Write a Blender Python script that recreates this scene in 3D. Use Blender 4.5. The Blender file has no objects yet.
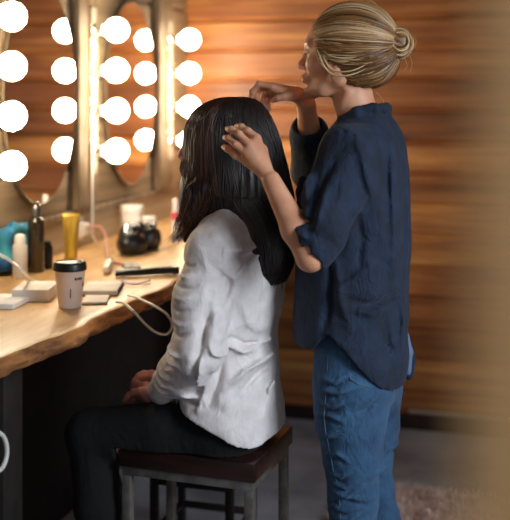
import bpy, bmesh, math, random
import numpy as np
from mathutils import Vector, Matrix
random.seed(7); RNG = np.random.default_rng(7)
C = bpy.context.scene.collection
PI = math.pi
# ---------------------------------------------------------------- camera numbers
F = 1050.0; HX = 255.0; HY = 88.0; TH = math.radians(16.2); CH = 1.47
VX, VY = -math.sin(TH), math.cos(TH); RX, RY = math.cos(TH), math.sin(TH)
def W(px, py, Y):
    """world point on the plane y=Y seen at a photo pixel"""
    k = (px-HX)/F
    D = Y/(VY + k*RY)
    return np.array([D*(VX+k*RX), Y, CH-(py-HY)/F*D])
def Cn(px, py, z=0.9):
    """world point on the plane z seen at a photo pixel"""
    D = F*(CH-z)/(py-HY); k = (px-HX)/F
    return np.array([D*(VX+k*RX), D*(VY+k*RY), z])
def Xn(px, py, X):
    k = (px-HX)/F; D = X/(VX+k*RX)
    return np.array([X, D*(VY+k*RY), CH-(py-HY)/F*D])
# ---------------------------------------------------------------- materials
def new_mat(name):
    m = bpy.data.materials.new(name); m.use_nodes = True
    nt = m.node_tree; b = nt.nodes['Principled BSDF']
    return m, nt, b
def srgb(r, g, b):
    f = lambda c: (c/255/12.92) if c/255 <= .04045 else ((c/255+.055)/1.055)**2.4
    return (f(r), f(g), f(b), 1)
def mat(name, col, rough=.6, metal=0, col2=None, scale=8, stretch=(1,1,1), bump=0, bscale=60, bstretch=(1,1,1), spec=.5, sheen=0, sss=0, detail=4, contrast=(.35,.65), trans=0, coat=0):
    m, nt, b = new_mat(name)
    b.inputs['Roughness'].default_value = rough; b.inputs['Metallic'].default_value = metal
    b.inputs['Specular IOR Level'].default_value = spec
    b.inputs['Coat Weight'].default_value = coat
    b.inputs['Transmission Weight'].default_value = trans
    b.inputs['Sheen Weight'].default_value = sheen
    if sss:
        b.inputs['Subsurface Weight'].default_value = sss
        b.inputs['Subsurface Radius'].default_value = (.01, .004, .002)
        b.inputs['Subsurface Scale'].default_value = 1
    tc = nt.nodes.new('ShaderNodeTexCoord')
    col2 = col2 or tuple(c*.8 for c in col[:3])+(1,)
    mp = nt.nodes.new('ShaderNodeMapping'); mp.inputs['Scale'].default_value = stretch
    nt.links.new(tc.outputs['Object'], mp.inputs['Vector'])
    n = nt.nodes.new('ShaderNodeTexNoise'); n.inputs['Scale'].default_value = scale; n.inputs['Detail'].default_value = detail
    nt.links.new(mp.outputs['Vector'], n.inputs['Vector'])
    r = nt.nodes.new('ShaderNodeValToRGB')
    r.color_ramp.elements[0].position = contrast[0]; r.color_ramp.elements[1].position = contrast[1]
    r.color_ramp.elements[0].color = col2; r.color_ramp.elements[1].color = col
    nt.links.new(n.outputs['Fac'], r.inputs['Fac']); nt.links.new(r.outputs['Color'], b.inputs['Base Color'])
    if bump:
        mp2 = nt.nodes.new('ShaderNodeMapping'); mp2.inputs['Scale'].default_value = bstretch
        nt.links.new(tc.outputs['Object'], mp2.inputs['Vector'])
        n2 = nt.nodes.new('ShaderNodeTexNoise'); n2.inputs['Scale'].default_value = bscale; n2.inputs['Detail'].default_value = 5
        nt.links.new(mp2.outputs['Vector'], n2.inputs['Vector'])
        bp = nt.nodes.new('ShaderNodeBump'); bp.inputs['Strength'].default_value = bump; bp.inputs['Distance'].default_value = .004
        nt.links.new(n2.outputs['Fac'], bp.inputs['Height']); nt.links.new(bp.outputs['Normal'], b.inputs['Normal'])
    return m
def plank_mat(name, c1, c2, c3, pitch, z0, axis_stretch, rough=.5, bump=.3, seed=0., pv=.35):
    """wood boards: colour varies from board to board, grain along the board"""
    m, nt, b = new_mat(name); L = nt.links; N = nt.nodes
    tc = N.new('ShaderNodeTexCoord'); sep = N.new('ShaderNodeSeparateXYZ'); L.new(tc.outputs['Object'], sep.inputs[0])
    a = N.new('ShaderNodeMath'); a.operation = 'SUBTRACT'; a.inputs[1].default_value = z0; L.new(sep.outputs['Z'], a.inputs[0])
    d = N.new('ShaderNodeMath'); d.operation = 'DIVIDE'; d.inputs[1].default_value = pitch; L.new(a.outputs[0], d.inputs[0])
    fl = N.new('ShaderNodeMath'); fl.operation = 'FLOOR'; L.new(d.outputs[0], fl.inputs[0])
    wn = N.new('ShaderNodeTexWhiteNoise'); wn.noise_dimensions = '1D'
    ad = N.new('ShaderNodeMath'); ad.operation = 'ADD'; ad.inputs[1].default_value = seed+.5; L.new(fl.outputs[0], ad.inputs[0])
    L.new(ad.outputs[0], wn.inputs['W'])
    comb = N.new('ShaderNodeCombineXYZ')
    mul = N.new('ShaderNodeMath'); mul.operation = 'MULTIPLY'; mul.inputs[1].default_value = 7.3; L.new(fl.outputs[0], mul.inputs[0])
    for i in range(3): L.new(mul.outputs[0], comb.inputs[i])
    va = N.new('ShaderNodeVectorMath'); va.operation = 'ADD'
    L.new(tc.outputs['Object'], va.inputs[0]); L.new(comb.outputs[0], va.inputs[1])
    mp = N.new('ShaderNodeMapping'); mp.inputs['Scale'].default_value = axis_stretch; L.new(va.outputs[0], mp.inputs['Vector'])
    n = N.new('ShaderNodeTexNoise'); n.inputs['Scale'].default_value = 3; n.inputs['Detail'].default_value = 7; n.inputs['Distortion'].default_value = .6
    L.new(mp.outputs[0], n.inputs['Vector'])
    n3 = N.new('ShaderNodeTexNoise'); n3.inputs['Scale'].default_value = 2.6; n3.inputs['Detail'].default_value = 2; L.new(va.outputs[0], n3.inputs['Vector'])
    r = N.new('ShaderNodeValToRGB'); e = r.color_ramp.elements
    e[0].position = .3; e[0].color = c2; e[1].position = .68; e[1].color = c1
    k = e.new(.5); k.color = c3
    mix = N.new('ShaderNodeMath'); mix.operation = 'MULTIPLY_ADD'; mix.inputs[1].default_value = pv*.8; L.new(wn.outputs['Value'], mix.inputs[0])
    sc = N.new('ShaderNodeMath'); sc.operation = 'MULTIPLY_ADD'; sc.inputs[1].default_value = .55; sc.inputs[2].default_value = .13-pv*.4
    L.new(n.outputs['Fac'], sc.inputs[0])
    s2 = N.new('ShaderNodeMath'); s2.operation = 'MULTIPLY_ADD'; s2.inputs[1].default_value = .22; L.new(n3.outputs['Fac'], s2.inputs[0]); L.new(sc.outputs[0], s2.inputs[2])
    L.new(s2.outputs[0], mix.inputs[2]); L.new(mix.outputs[0], r.inputs['Fac']); L.new(r.outputs['Color'], b.inputs['Base Color'])
    b.inputs['Roughness'].default_value = rough
    bp = N.new('ShaderNodeBump'); bp.inputs['Strength'].default_value = bump; bp.inputs['Distance'].default_value = .003
    L.new(n.outputs['Fac'], bp.inputs['Height']); L.new(bp.outputs[0], b.inputs['Normal'])
    return m
def weave_mat(name, col, col2, rough, scale=900, bump=.25, sheen=.3, big=6, contrast=(.3,.7), wr=0, wscale=26):
    m = mat(name, col, rough, col2=col2, scale=big, sheen=sheen, bump=bump, bscale=scale, contrast=contrast, detail=6)
    if wr:   # soft creases of worn cloth under the weave
        nt = m.node_tree; N = nt.nodes; L = nt.links; tc = N.new('ShaderNodeTexCoord')
        n = N.new('ShaderNodeTexNoise'); n.inputs['Scale'].default_value = wscale; n.inputs['Detail'].default_value = 3; n.inputs['Distortion'].default_value = 1.2
        mp = N.new('ShaderNodeMapping'); mp.inputs['Scale'].default_value = (1,1,.6); L.new(tc.outputs['Object'], mp.inputs[0]); L.new(mp.outputs[0], n.inputs['Vector'])
        bp = N.new('ShaderNodeBump'); bp.inputs['Strength'].default_value = wr; bp.inputs['Distance'].default_value = .012; L.new(n.outputs['Fac'], bp.inputs['Height'])
        b0 = [x for x in N if x.type == 'BUMP' and x != bp][0]; L.new(bp.outputs[0], b0.inputs['Normal'])
    return m
def hair_mat(name, c1, c2, c3, rough=.35):
    m, nt, b = new_mat(name); L = nt.links; N = nt.nodes
    at = N.new('ShaderNodeAttribute'); at.attribute_name = 'tone'
    r = N.new('ShaderNodeValToRGB'); e = r.color_ramp.elements
    e[0].position = 0; e[0].color = c1; e[1].position = 1; e[1].color = c3; k = e.new(.5); k.color = c2
    L.new(at.outputs['Fac'], r.inputs['Fac']); L.new(r.outputs['Color'], b.inputs['Base Color'])
    b.inputs['Roughness'].default_value = rough; b.inputs['Specular IOR Level'].default_value = .6
    return m
M = {}
M['backwall'] = plank_mat('orange_boards', srgb(220,156,88), srgb(86,46,24), srgb(158,96,50), .133, 1.768-.133*20, (.5,.5,9), .45, seed=3., pv=.2)
M['sidewall'] = plank_mat('weathered_boards', srgb(176,156,126), srgb(104,86,64), srgb(146,124,96), .16, 1.03-.16*10, (.5,.35,8), .6, seed=9., pv=.25)
M['post_wood'] = mat('grey_brown_wood', srgb(150,128,100), .6, col2=srgb(96,78,58), scale=5, stretch=(6,6,.8), bump=.3, bscale=20, bstretch=(6,6,.6))
M['dark_wood'] = mat('dark_wood', srgb(36,26,20), .7, col2=srgb(20,14,11), scale=4, stretch=(1,4,4), bump=.3, bscale=20)
M['counter'] = mat('counter_wood', srgb(232,194,136), .38, col2=srgb(194,144,88), scale=5, stretch=(5,.8,5), bump=.25, bscale=14, bstretch=(6,.8,6), contrast=(.3,.7), detail=7)
M['bark'] = mat('live_edge_wood', srgb(196,130,70), .7, col2=srgb(98,56,30), scale=9, stretch=(2,1,5), bump=.9, bscale=30, bstretch=(1,.6,2), detail=8)
M['concrete'] = mat('concrete_floor', srgb(190,190,196), .65, col2=srgb(118,118,124), scale=2.2, bump=.15, bscale=30, detail=8)
M['trim_dark'] = mat('dark_baseboard', srgb(58,36,30), .5, col2=srgb(36,22,18), scale=6)
M['ceiling'] = mat('ceiling_boards', srgb(70,52,38), .8, scale=3)
M['jamb'] = mat('tan_wood', srgb(178,146,104), .7, col2=srgb(156,124,84), scale=3, stretch=(4,4,.5))
M['jamb2'] = mat('tan_wood_dark', srgb(136,104,64), .7, col2=srgb(120,90,54), scale=3, stretch=(4,4,.5))
M['enamel'] = mat('white_enamel', srgb(168,158,142), .35, col2=srgb(150,140,124))
M['stool_steel'] = mat('stool_steel', srgb(150,144,136), .45, .7, col2=srgb(120,114,108), scale=30)
M['rim'] = mat('dull_metal_rim', srgb(120,104,84), .5, .6)
M['chrome'] = mat('chrome', (.9,.88,.85,1), .12, 1, col2=(.86,.84,.8,1))
M['steel'] = mat('brushed_steel', srgb(150,148,144), .38, 1, col2=srgb(120,118,116), scale=30)
M['mirror'] = mat('mirror_glass', (.93,.92,.9,1), .015, 1, col2=(.92,.91,.89,1))
M['white_plastic'] = mat('white_plastic', srgb(236,232,224), .4, col2=srgb(226,220,210))
M['black_plastic'] = mat('black_plastic', srgb(24,24,25), .35, col2=srgb(16,16,17))
M['paper'] = mat('paper', srgb(240,236,230), .8, col2=srgb(228,222,214), scale=20)
M['cup_paper'] = mat('cup_paper', srgb(232,216,206), .6, col2=srgb(222,202,190), scale=10)
M['ink'] = mat('dark_ink', srgb(50,42,42), .7)
M['red_ink'] = mat('red_ink', srgb(150,50,45), .7)
M['teal'] = mat('teal_cloth', srgb(74,176,180), .7, col2=srgb(24,110,150), scale=9, bump=.5, bscale=40)
M['blue'] = mat('blue_cloth', srgb(28,92,150), .7, col2=srgb(18,60,110), scale=9, bump=.5, bscale=40)
M['amber'] = mat('amber_black_bottle', srgb(66,52,28), .16, col2=srgb(26,22,14), scale=10, stretch=(1,1,.3), coat=.4)
M['gold'] = mat('yellow_tube', srgb(214,176,62), .28, metal=.35, col2=srgb(170,130,40), scale=14, stretch=(3,3,.5))
M['pink'] = mat('pink_plastic', srgb(226,96,110), .4)
M['pinkcord'] = mat('pink_cord', srgb(214,150,130), .5)
M['violet'] = mat('violet_cord', srgb(150,140,200), .45)
M['seat_wood'] = mat('stool_seat_wood', srgb(54,29,23), .34, col2=srgb(26,14,12), scale=5, stretch=(1,6,6), bump=.2, bscale=20)
M['black_denim'] = weave_mat('black_trousers', srgb(7,8,8), srgb(4,4,5), .95, sheen=0, wr=.4)
M['linen'] = weave_mat('white_linen', srgb(238,229,226), srgb(222,211,208), .75, scale=700, bump=.35, sheen=.2, big=40, wr=.55, wscale=24)
M['shirt'] = weave_mat('navy_linen', srgb(26,43,70), srgb(14,24,41), .8, scale=420, bump=.6, sheen=.06, big=22, wr=.9, wscale=22)
M['shirt_in'] = weave_mat('pale_blue_lining', srgb(110,130,165), srgb(90,110,145), .8)
M['denim'] = weave_mat('blue_denim', srgb(56,98,134), srgb(28,58,90), .8, scale=500, bump=.5, sheen=.1, big=14, contrast=(.3,.7), wr=.5, wscale=40)
M['thread'] = mat('stitching', srgb(84,110,136), .8)
M['skin_fair'] = mat('skin', srgb(232,172,136), .5, col2=srgb(218,150,114), scale=22, sss=.25, bump=.08, bscale=250)
M['skin_seated'] = mat('skin_seated', srgb(222,156,140), .5, col2=srgb(208,136,120), scale=22, sss=.25, bump=.08, bscale=250)
M['lips'] = mat('lips', srgb(190,104,96), .45, sss=.1)
M['eyewhite'] = mat('eye_white', srgb(230,224,220), .2)
M['iris'] = mat('iris', srgb(50,40,34), .2)
M['brow'] = mat('eyebrow', srgb(120,84,52), .8)
M['hair_dark'] = hair_mat('dark_hair', srgb(18,12,10), srgb(38,24,18), srgb(112,68,42), .46)
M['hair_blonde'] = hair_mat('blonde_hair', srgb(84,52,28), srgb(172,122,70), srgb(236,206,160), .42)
M['shoe'] = mat('shoe_leather', srgb(40,34,32), .5)
M['dark_metal'] = mat('dark_metal', srgb(60,56,54), .5, .6)
M['rug'] = mat('rug_fibre', srgb(236,216,208), .95, col2=srgb(196,170,162), scale=20)
M['bracelet'] = mat('dark_cord_bracelet', srgb(70,38,28), .6)
def bulb_mat():
    m, nt, b = new_mat('bulb_glass_lit')
    b.inputs['Base Color'].default_value = (1,.95,.88,1)
    b.inputs['Emission Color'].default_value = (1,.83,.60,1); b.inputs['Emission Strength'].default_value = 38
    return m
M['bulb'] = bulb_mat()
# ---------------------------------------------------------------- scene graph helpers
def tag(o, label=None, cat=None, group=None, kind=None):
    if label: o['label'] = label
    if cat: o['category'] = cat
    if group: o['group'] = group
    if kind: o['kind'] = kind
    return o
def empty(name, loc, label, cat, group=None):
    o = bpy.data.objects.new(name, None); C.objects.link(o); o.location = loc; o.empty_display_size = .05
    return tag(o, label, cat, group)
def link_mesh(name, me, parent=None, loc=None):
    o = bpy.data.objects.new(name, me); C.objects.link(o)
    if parent is not None: o.parent = parent
    if loc is not None: o.location = loc
    return o
def mesh_np(name, V, Fq, m, parent=None, world=True, smooth=True, origin=None):
    """V in world coordinates; stored relative to the parent's location"""
    V = np.asarray(V, dtype=np.float64)
    off = np.zeros(3)
    if parent is not None and world:
        p = parent
        while p is not None: off = off + np.array(p.location); p = p.parent
    loc = None
    if parent is None and origin is not None: off = np.array(origin, dtype=float); loc = tuple(off)
    me = bpy.data.meshes.new(name); me.from_pydata((V-off).tolist(), [], [list(map(int, f)) for f in Fq]); me.update()
    if smooth: me.polygons.foreach_set('use_smooth', [True]*len(me.polygons))
    for mm in (m if isinstance(m, (list, tuple)) else [m]): me.materials.append(mm)
    return link_mesh(name, me, parent, loc)
class MB:
    """collects shapes into one bmesh, coordinates local to the thing"""
    def __init__(s): s.bm = bmesh.new(); s.mi = 0
    def _mark(s, fs):
        for f in fs: f.material_index = s.mi
    def box(s, c, d, rz=0, bev=0, seg=2, rot=None):
        g = bmesh.ops.create_cube(s.bm, size=1); vs = g['verts']
        bmesh.ops.scale(s.bm, vec=d, verts=vs)
        fs = list({f for v in vs for f in v.link_faces})
        if bev:
            es = list({e for v in vs for e in v.link_edges})
            r = bmesh.ops.bevel(s.bm, geom=es, offset=bev, segments=seg, profile=.5, affect='EDGES')
            vs = list({v for f in r['faces'] for v in f.verts} | {v for v in vs if v.is_valid})
            fs = list({f for v in vs for f in v.link_faces})
        R = rot if rot is not None else Matrix.Rotation(rz, 4, 'Z')
        bmesh.ops.transform(s.bm, matrix=Matrix.Translation(c) @ R, verts=vs); s._mark(fs)
    def lathe(s, prof, c=(0,0,0), seg=32, rot=None, cap=True):
        rings = []
        T = Matrix.Translation(c) @ (rot if rot is not None else Matrix.Identity(4))
        for r, z in prof:
            rings.append([s.bm.verts.new(T @ Vector((r*math.cos(2*PI*i/seg), r*math.sin(2*PI*i/seg), z))) for i in range(seg)])
        fs = []
        for a, b in zip(rings, rings[1:]):
            for i in range(seg): fs.append(s.bm.faces.new((a[i], a[(i+1)%seg], b[(i+1)%seg], b[i])))
        if cap:
            if prof[0][0] > 1e-6: fs.append(s.bm.faces.new(rings[0][::-1]))
            if prof[-1][0] > 1e-6: fs.append(s.bm.faces.new(rings[-1]))
        s._mark(fs)
    def tube(s, pts, r, seg=10, cap=True):
        pts = [Vector(p) for p in pts]; n = len(pts)
        rr = r if isinstance(r, (list, tuple)) else [r]*n
        T = [(pts[min(i+1, n-1)]-pts[max(i-1, 0)]).normalized() for i in range(n)]
        up = Vector((0,0,1)) if abs(T[0].z) < .9 else Vector((1,0,0))
        u = T[0].cross(up).normalized(); rings = []
        for i in range(n):
            u = (u - T[i]*u.dot(T[i])).normalized(); w = T[i].cross(u)
            rings.append([s.bm.verts.new(pts[i]+(u*math.cos(2*PI*k/seg)+w*math.sin(2*PI*k/seg))*rr[i]) for k in range(seg)])
        fs = []
        for a, b in zip(rings, rings[1:]):
            for i in range(seg): fs.append(s.bm.faces.new((a[i], a[(i+1)%seg], b[(i+1)%seg], b[i])))
        if cap: fs += [s.bm.faces.new(rings[0][::-1]), s.bm.faces.new(rings[-1])]
        s._mark(fs)
    def build(s, name, m, parent=None, loc=None, smooth=True, ang=40):
        bmesh.ops.recalc_face_normals(s.bm, faces=s.bm.faces)
        me = bpy.data.meshes.new(name); s.bm.to_mesh(me); s.bm.free()
        for mm in (m if isinstance(m, (list, tuple)) else [m]): me.materials.append(mm)
        if smooth:
            me.polygons.foreach_set('use_smooth', [True]*len(me.polygons))
            try: me.set_sharp_from_angle(angle=math.radians(ang))
            except Exception: pass
        return link_mesh(name, me, parent, loc)
def spline(P, n=12):
    """Catmull-Rom through points"""
    P = [np.array(p, float) for p in P]; Q = [2*P[0]-P[1]]+P+[2*P[-1]-P[-2]]; out = []
    for i in range(1, len(Q)-2):
        a, b, c, d = Q[i-1:i+3]
        for t in np.linspace(0, 1, n, endpoint=False):
            out.append(.5*((2*b)+(-a+c)*t+(2*a-5*b+4*c-d)*t*t+(-a+3*b-3*c+d)*t**3))
    out.append(P[-1]); return out
def copy_tree(o, parent=None):
    c = o.copy(); C.objects.link(c)
    if parent is not None: c.parent = parent
    for ch in list(o.children): copy_tree(ch, c)
    return c
# ---------------------------------------------------------------- implicit surfaces
class Field:
    def __init__(s, lo, hi, h):
        s.lo = np.array(lo, np.float32); s.h = h
        s.n = [int(math.ceil((hi[i]-lo[i])/h))+1 for i in range(3)]
        s.A = np.full(s.n, .08, np.float32)
        s.ax = [s.lo[i]+h*np.arange(s.n[i], dtype=np.float32) for i in range(3)]
    def sub(s, lo, hi):
        sl = []
        for i in range(3):
            a = max(0, int((lo[i]-s.lo[i])/s.h)); b = min(s.n[i], int((hi[i]-s.lo[i])/s.h)+2)
            if a >= b: return None
            sl.append(slice(a, b))
        X, Y, Z = np.meshgrid(s.ax[0][sl[0]], s.ax[1][sl[1]], s.ax[2][sl[2]], indexing='ij', sparse=True)
        return tuple(sl), X, Y, Z
    def comb(s, sl, d, k, mode='u'):
        a = s.A[sl]
        if mode == 'u':
            hh = np.clip(k-np.abs(a-d), 0, None)/k if k > 0 else 0
            s.A[sl] = np.minimum(a, d)-hh*hh*k*.25
        else:
            d = -d
            hh = np.clip(k-np.abs(a-d), 0, None)/k if k > 0 else 0
            s.A[sl] = np.maximum(a, d)+hh*hh*k*.25
    def cone(s, a, b, r1, r2, k=.01, mode='u', sq=1):
        a = np.array(a, float); b = np.array(b, float); m = max(r1, r2)+k+.05
        g = s.sub(np.minimum(a, b)-m, np.maximum(a, b)+m)
        if g is None: return
        sl, X, Y, Z = g; v = b-a; L2 = max(v@v, 1e-9)
        t = np.clip(((X-a[0])*v[0]+(Y-a[1])*v[1]+(Z-a[2])*v[2])/L2, 0, 1)
        d = np.sqrt((X-a[0]-t*v[0])**2+(Y-a[1]-t*v[1])**2+(Z-a[2]-t*v[2])**2)-(r1+(r2-r1)*t)
        s.comb(sl, d.astype(np.float32), k, mode)
    def chain(s, pts, rs, k=.01, mode='u'):
        for i in range(len(pts)-1): s.cone(pts[i], pts[i+1], rs[i], rs[i+1], k, mode)
    def ell(s, c, r, k=.01, R=None, mode='u'):
        c = np.array(c, float); m = max(r)+k+.05
        g = s.sub(c-m, c+m)
        if g is None: return
        sl, X, Y, Z = g; x, y, z = X-c[0], Y-c[1], Z-c[2]
        if R is not None:
            Ri = np.array(R).T; x, y, z = [Ri[i,0]*x+Ri[i,1]*y+Ri[i,2]*z for i in range(3)]
        k0 = np.sqrt((x/r[0])**2+(y/r[1])**2+(z/r[2])**2); k1 = np.sqrt((x/r[0]**2)**2+(y/r[1]**2)**2+(z/r[2]**2)**2)+1e-6
        s.comb(sl, (k0*(k0-1)/k1).astype(np.float32), k, mode)
    def loft(s, st, k=.01, mode='u', p=2.0):
        """st rows: z, x0, x1, yc, hw ; horizontal (super)elliptic sections"""
        st = sorted(st); Zs = [r[0] for r in st]; q = np.array(st, float)
        lo = [q[:,1].min()-.06, (q[:,3]-q[:,4]).min()-.06, Zs[0]-.06]; hi = [q[:,2].max()+.06, (q[:,3]+q[:,4]).max()+.06, Zs[-1]+.06]
        g = s.sub(lo, hi); sl, X, Y, Z = g; zf = Z.ravel()
        def it(c):
            # smooth interpolation of the station columns
            zz = np.linspace(Zs[0], Zs[-1], 200); vv = np.interp(zz, Zs, q[:,c]); w = 7
            ker = np.hanning(w+2)[1:-1]; ker /= ker.sum(); vp = np.pad(vv, w//2, mode='edge'); vv = np.convolve(vp, ker, 'valid')
            return np.interp(zf, zz, vv).reshape(Z.shape)
        x0, x1, yc, hw = it(1), it(2), it(3), it(4); xc = (x0+x1)/2; a = (x1-x0)/2
        e = (np.abs((X-xc)/a)**p+np.abs((Y-yc)/hw)**p)**(1/p)
        d = (e-1)*np.minimum(a, hw)*(.6+.4*1)
        d = np.maximum(d, np.maximum(Z-Zs[-1], Zs[0]-Z))
        s.comb(sl, d.astype(np.float32), k, mode)
    def grid(s): return np.meshgrid(*s.ax, indexing='ij', sparse=True)
    def disp(s, fn):
        X, Y, Z = s.grid(); s.A += fn(X, Y, Z).astype(np.float32)
    def cut(s, fn, k=.0):
        X, Y, Z = s.grid(); d = fn(X, Y, Z).astype(np.float32)
        hh = np.clip(k-np.abs(s.A-d), 0, None)/k if k > 0 else 0
        s.A = np.maximum(s.A, d)+(hh*hh*k*.25 if k > 0 else 0)
    def mesh(s):
        A = s.A.copy(); A[0]=A[-1]=.08; A[:,0]=A[:,-1]=.08; A[:,:,0]=A[:,:,-1]=.08
        I = A < 0; nx, ny, nz = A.shape
        cnt = np.zeros((nx-1, ny-1, nz-1), np.int8); cs = [(i,j,k) for i in (0,1) for j in (0,1) for k in (0,1)]
        for c in cs: cnt += I[c[0]:nx-1+c[0], c[1]:ny-1+c[1], c[2]:nz-1+c[2]]
        act = (cnt > 0) & (cnt < 8); idx = np.argwhere(act); vid = np.full(act.shape, -1, np.int64); vid[act] = np.arange(len(idx))
        acc = np.zeros((len(idx), 3)); num = np.zeros(len(idx))
        for c in cs:
            for ax in range(3):
                if c[ax]: continue
                e = list(c); e[ax] = 1
                v0 = A[idx[:,0]+c[0], idx[:,1]+c[1], idx[:,2]+c[2]]; v1 = A[idx[:,0]+e[0], idx[:,1]+e[1], idx[:,2]+e[2]]
                mk = (v0 < 0) != (v1 < 0); t = np.where(mk, v0/np.where(mk, v0-v1, 1), 0)
                p = np.tile(np.array(c, float), (len(idx), 1)); p[:,ax] = t
                acc += p*mk[:,None]; num += mk
        V = s.lo+s.h*(idx+acc/num[:,None]); Q = []
        for ax in range(3):
            a1, a2 = (ax+1)%3, (ax+2)%3
            sl0 = [slice(None)]*3; sl1 = [slice(None)]*3; sl0[ax] = slice(0,-1); sl1[ax] = slice(1,None)
            df = I[tuple(sl0)] != I[tuple(sl1)]; e = np.argwhere(df)
            e = e[(e[:,a1]>0)&(e[:,a2]>0)&(e[:,a1]<A.shape[a1]-1)&(e[:,a2]<A.shape[a2]-1)]
            ins = I[e[:,0], e[:,1], e[:,2]]; q = []
            for d1, d2 in ((-1,-1),(0,-1),(0,0),(-1,0)):
                t = e.copy(); t[:,a1] += d1; t[:,a2] += d2; q.append(vid[t[:,0], t[:,1], t[:,2]])
            q = np.stack(q, 1); q[~ins] = q[~ins][:, ::-1]; Q.append(q)
        return V, np.concatenate(Q)
def pn(X, Y, Z, f, seed=0, n=5):
    """cheap smooth pseudo-noise in [-1,1]"""
    r = np.random.default_rng(seed); o = 0
    for _ in range(n):
        v = r.normal(size=3); v = v/np.linalg.norm(v)*f*r.uniform(.6,1.5); o = o+np.sin(v[0]*X+v[1]*Y+v[2]*Z+r.uniform(0,6.3))
    return o/n*1.4
def strokes(field, L, Yp, ymax=None, ymin=None, mirror=False):
    """folds: polylines given on the side view; amp>0 raises a ridge, amp<0 presses a valley"""
    X, Y, Z = field.grid(); x2, z2 = field.ax[0][:,None], field.ax[2][None,:]
    tot = np.zeros((len(field.ax[0]), len(field.ax[2])), np.float32)
    for pts, w, amp in L:
        P = [W(p[0], p[1], Yp)[[0,2]] for p in pts]; best = np.full(tot.shape, 9., np.float32); tt = np.zeros(tot.shape, np.float32); n = len(P)-1
        for i in range(n):
            a, v = P[i], P[i+1]-P[i]; t = np.clip(((x2-a[0])*v[0]+(z2-a[1])*v[1])/(v@v), 0, 1)
            d = np.hypot(x2-a[0]-t*v[0], z2-a[1]-t*v[1]); m = d < best; best = np.where(m, d, best); tt = np.where(m, (i+t)/n, tt)
        tot += amp*np.exp(-(best/w)**2)*np.sin(np.clip(tt, .08, .92)*PI)
    my = 1.
    if ymax is not None: my = np.clip((ymax-Y)/.03, 0, 1)
    field.A -= (tot[:,None,:]*my).astype(np.float32)
def strand_mesh(name, paths, radii, tones, m, parent, seg=4, taper=True):
    V = []; Fq = []; T = []; base = 0
    for P, r, tn in zip(paths, radii, tones):
        P = np.asarray(P, float); n = len(P)
        t = np.gradient(P, axis=0); t /= np.linalg.norm(t, axis=1)[:,None]+1e-9
        u = np.cross(t, np.array([.3,.2,1.])); u /= np.linalg.norm(u, axis=1)[:,None]+1e-9; w = np.cross(t, u)
        s = np.linspace(0, 1, n); rr = r*(np.minimum(1, (1-s)*5+.15) if taper else np.ones(n))
        for k in range(seg):
            a = 2*PI*k/seg; V.append(P+(u*math.cos(a)+w*math.sin(a))*rr[:,None])
        for i in range(n-1):
            for k in range(seg):
                k2 = (k+1)%seg; Fq.append((base+k*n+i, base+k2*n+i, base+k2*n+i+1, base+k*n+i+1))
        base += seg*n; T.append(np.full(seg*n, tn))
    V = np.concatenate(V); o = mesh_np(name, V, Fq, m, parent)
    at = o.data.attributes.new('tone', 'FLOAT', 'POINT'); at.data.foreach_set('value', np.concatenate(T).astype(np.float32))
    return o
def add_tone(o, fn):
    n = len(o.data.vertices); co = np.empty(n*3, np.float32); o.data.vertices.foreach_get('co', co); co = co.reshape(-1,3)
    at = o.data.attributes.new('tone', 'FLOAT', 'POINT'); at.data.foreach_set('value', fn(co).astype(np.float32))
# ================================================================ the setting
YB = 4.55; XW = -1.65; ZC = 2.75
def grooved(name, m, along, a0, a1, fixed, z_edges, ztop, nrm, thick=.08):
    """board wall: V-grooves between boards; along 'x' or 'y'"""
    prof = []; g = .013
    for z in z_edges: prof += [(z-g, 0), (z-.002, -g), (z+.002, -g), (z+g, 0)]
    prof = [(0, 0)]+[p for p in prof if 0 < p[0] < ztop]+[(ztop, 0), (ztop, -thick), (0, -thick)]
    V = []
    for a in (a0, a1):
        for z, d in prof: V.append((a, fixed+nrm*d, z) if along == 'x' else (fixed+nrm*d, a, z))
    n = len(prof); Fq = [(i, (i+1)%n, n+(i+1)%n, n+i) for i in range(n)]+[tuple(range(n)), tuple(range(n, 2*n))[::-1]]
    o = mesh_np(name, V, Fq, m, smooth=False, origin=(0,0,0))
    bm = bmesh.new(); bm.from_mesh(o.data); bmesh.ops.recalc_face_normals(bm, faces=bm.faces); bm.to_mesh(o.data); bm.free()
    return tag(o, kind='structure')
def sbox(name, m, lo, hi, bev=0):
    b = MB(); c = [(lo[i]+hi[i])/2 for i in range(3)]; b.box((0,0,0), [hi[i]-lo[i] for i in range(3)], bev=bev)
    return tag(b.build(name, m, loc=c), kind='structure')
grooved('wall_back', M['backwall'], 'x', XW-.1, 2.6, YB, [1.777+.135*k for k in range(-14, 8)], ZC, -1)
grooved('wall_left', M['sidewall'], 'y', -1.2, YB, XW, [1.03+.16*k for k in range(-7, 12)], ZC, 1)
sbox('floor', M['concrete'], (XW-.1, -1.2, -.1), (2.6, YB+.1, 0))
sbox('ceiling', M['ceiling'], (XW-.1, 0.6, ZC), (2.6, YB+.1, ZC+.1))
sbox('baseboard_back', M['trim_dark'], (XW+.3, YB-.025, 0), (2.6, YB, .06), .004)
sbox('trim_1', M['post_wood'], (XW, .9, 1.018), (XW+.016, YB, 1.04), .004)      # thin ledge above the counter
sbox('trim_2', M['dark_wood'], (XW, .9, .0), (XW+.02, YB, .845))                 # dark panel added under the counter, its colour carries the shade there
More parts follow.
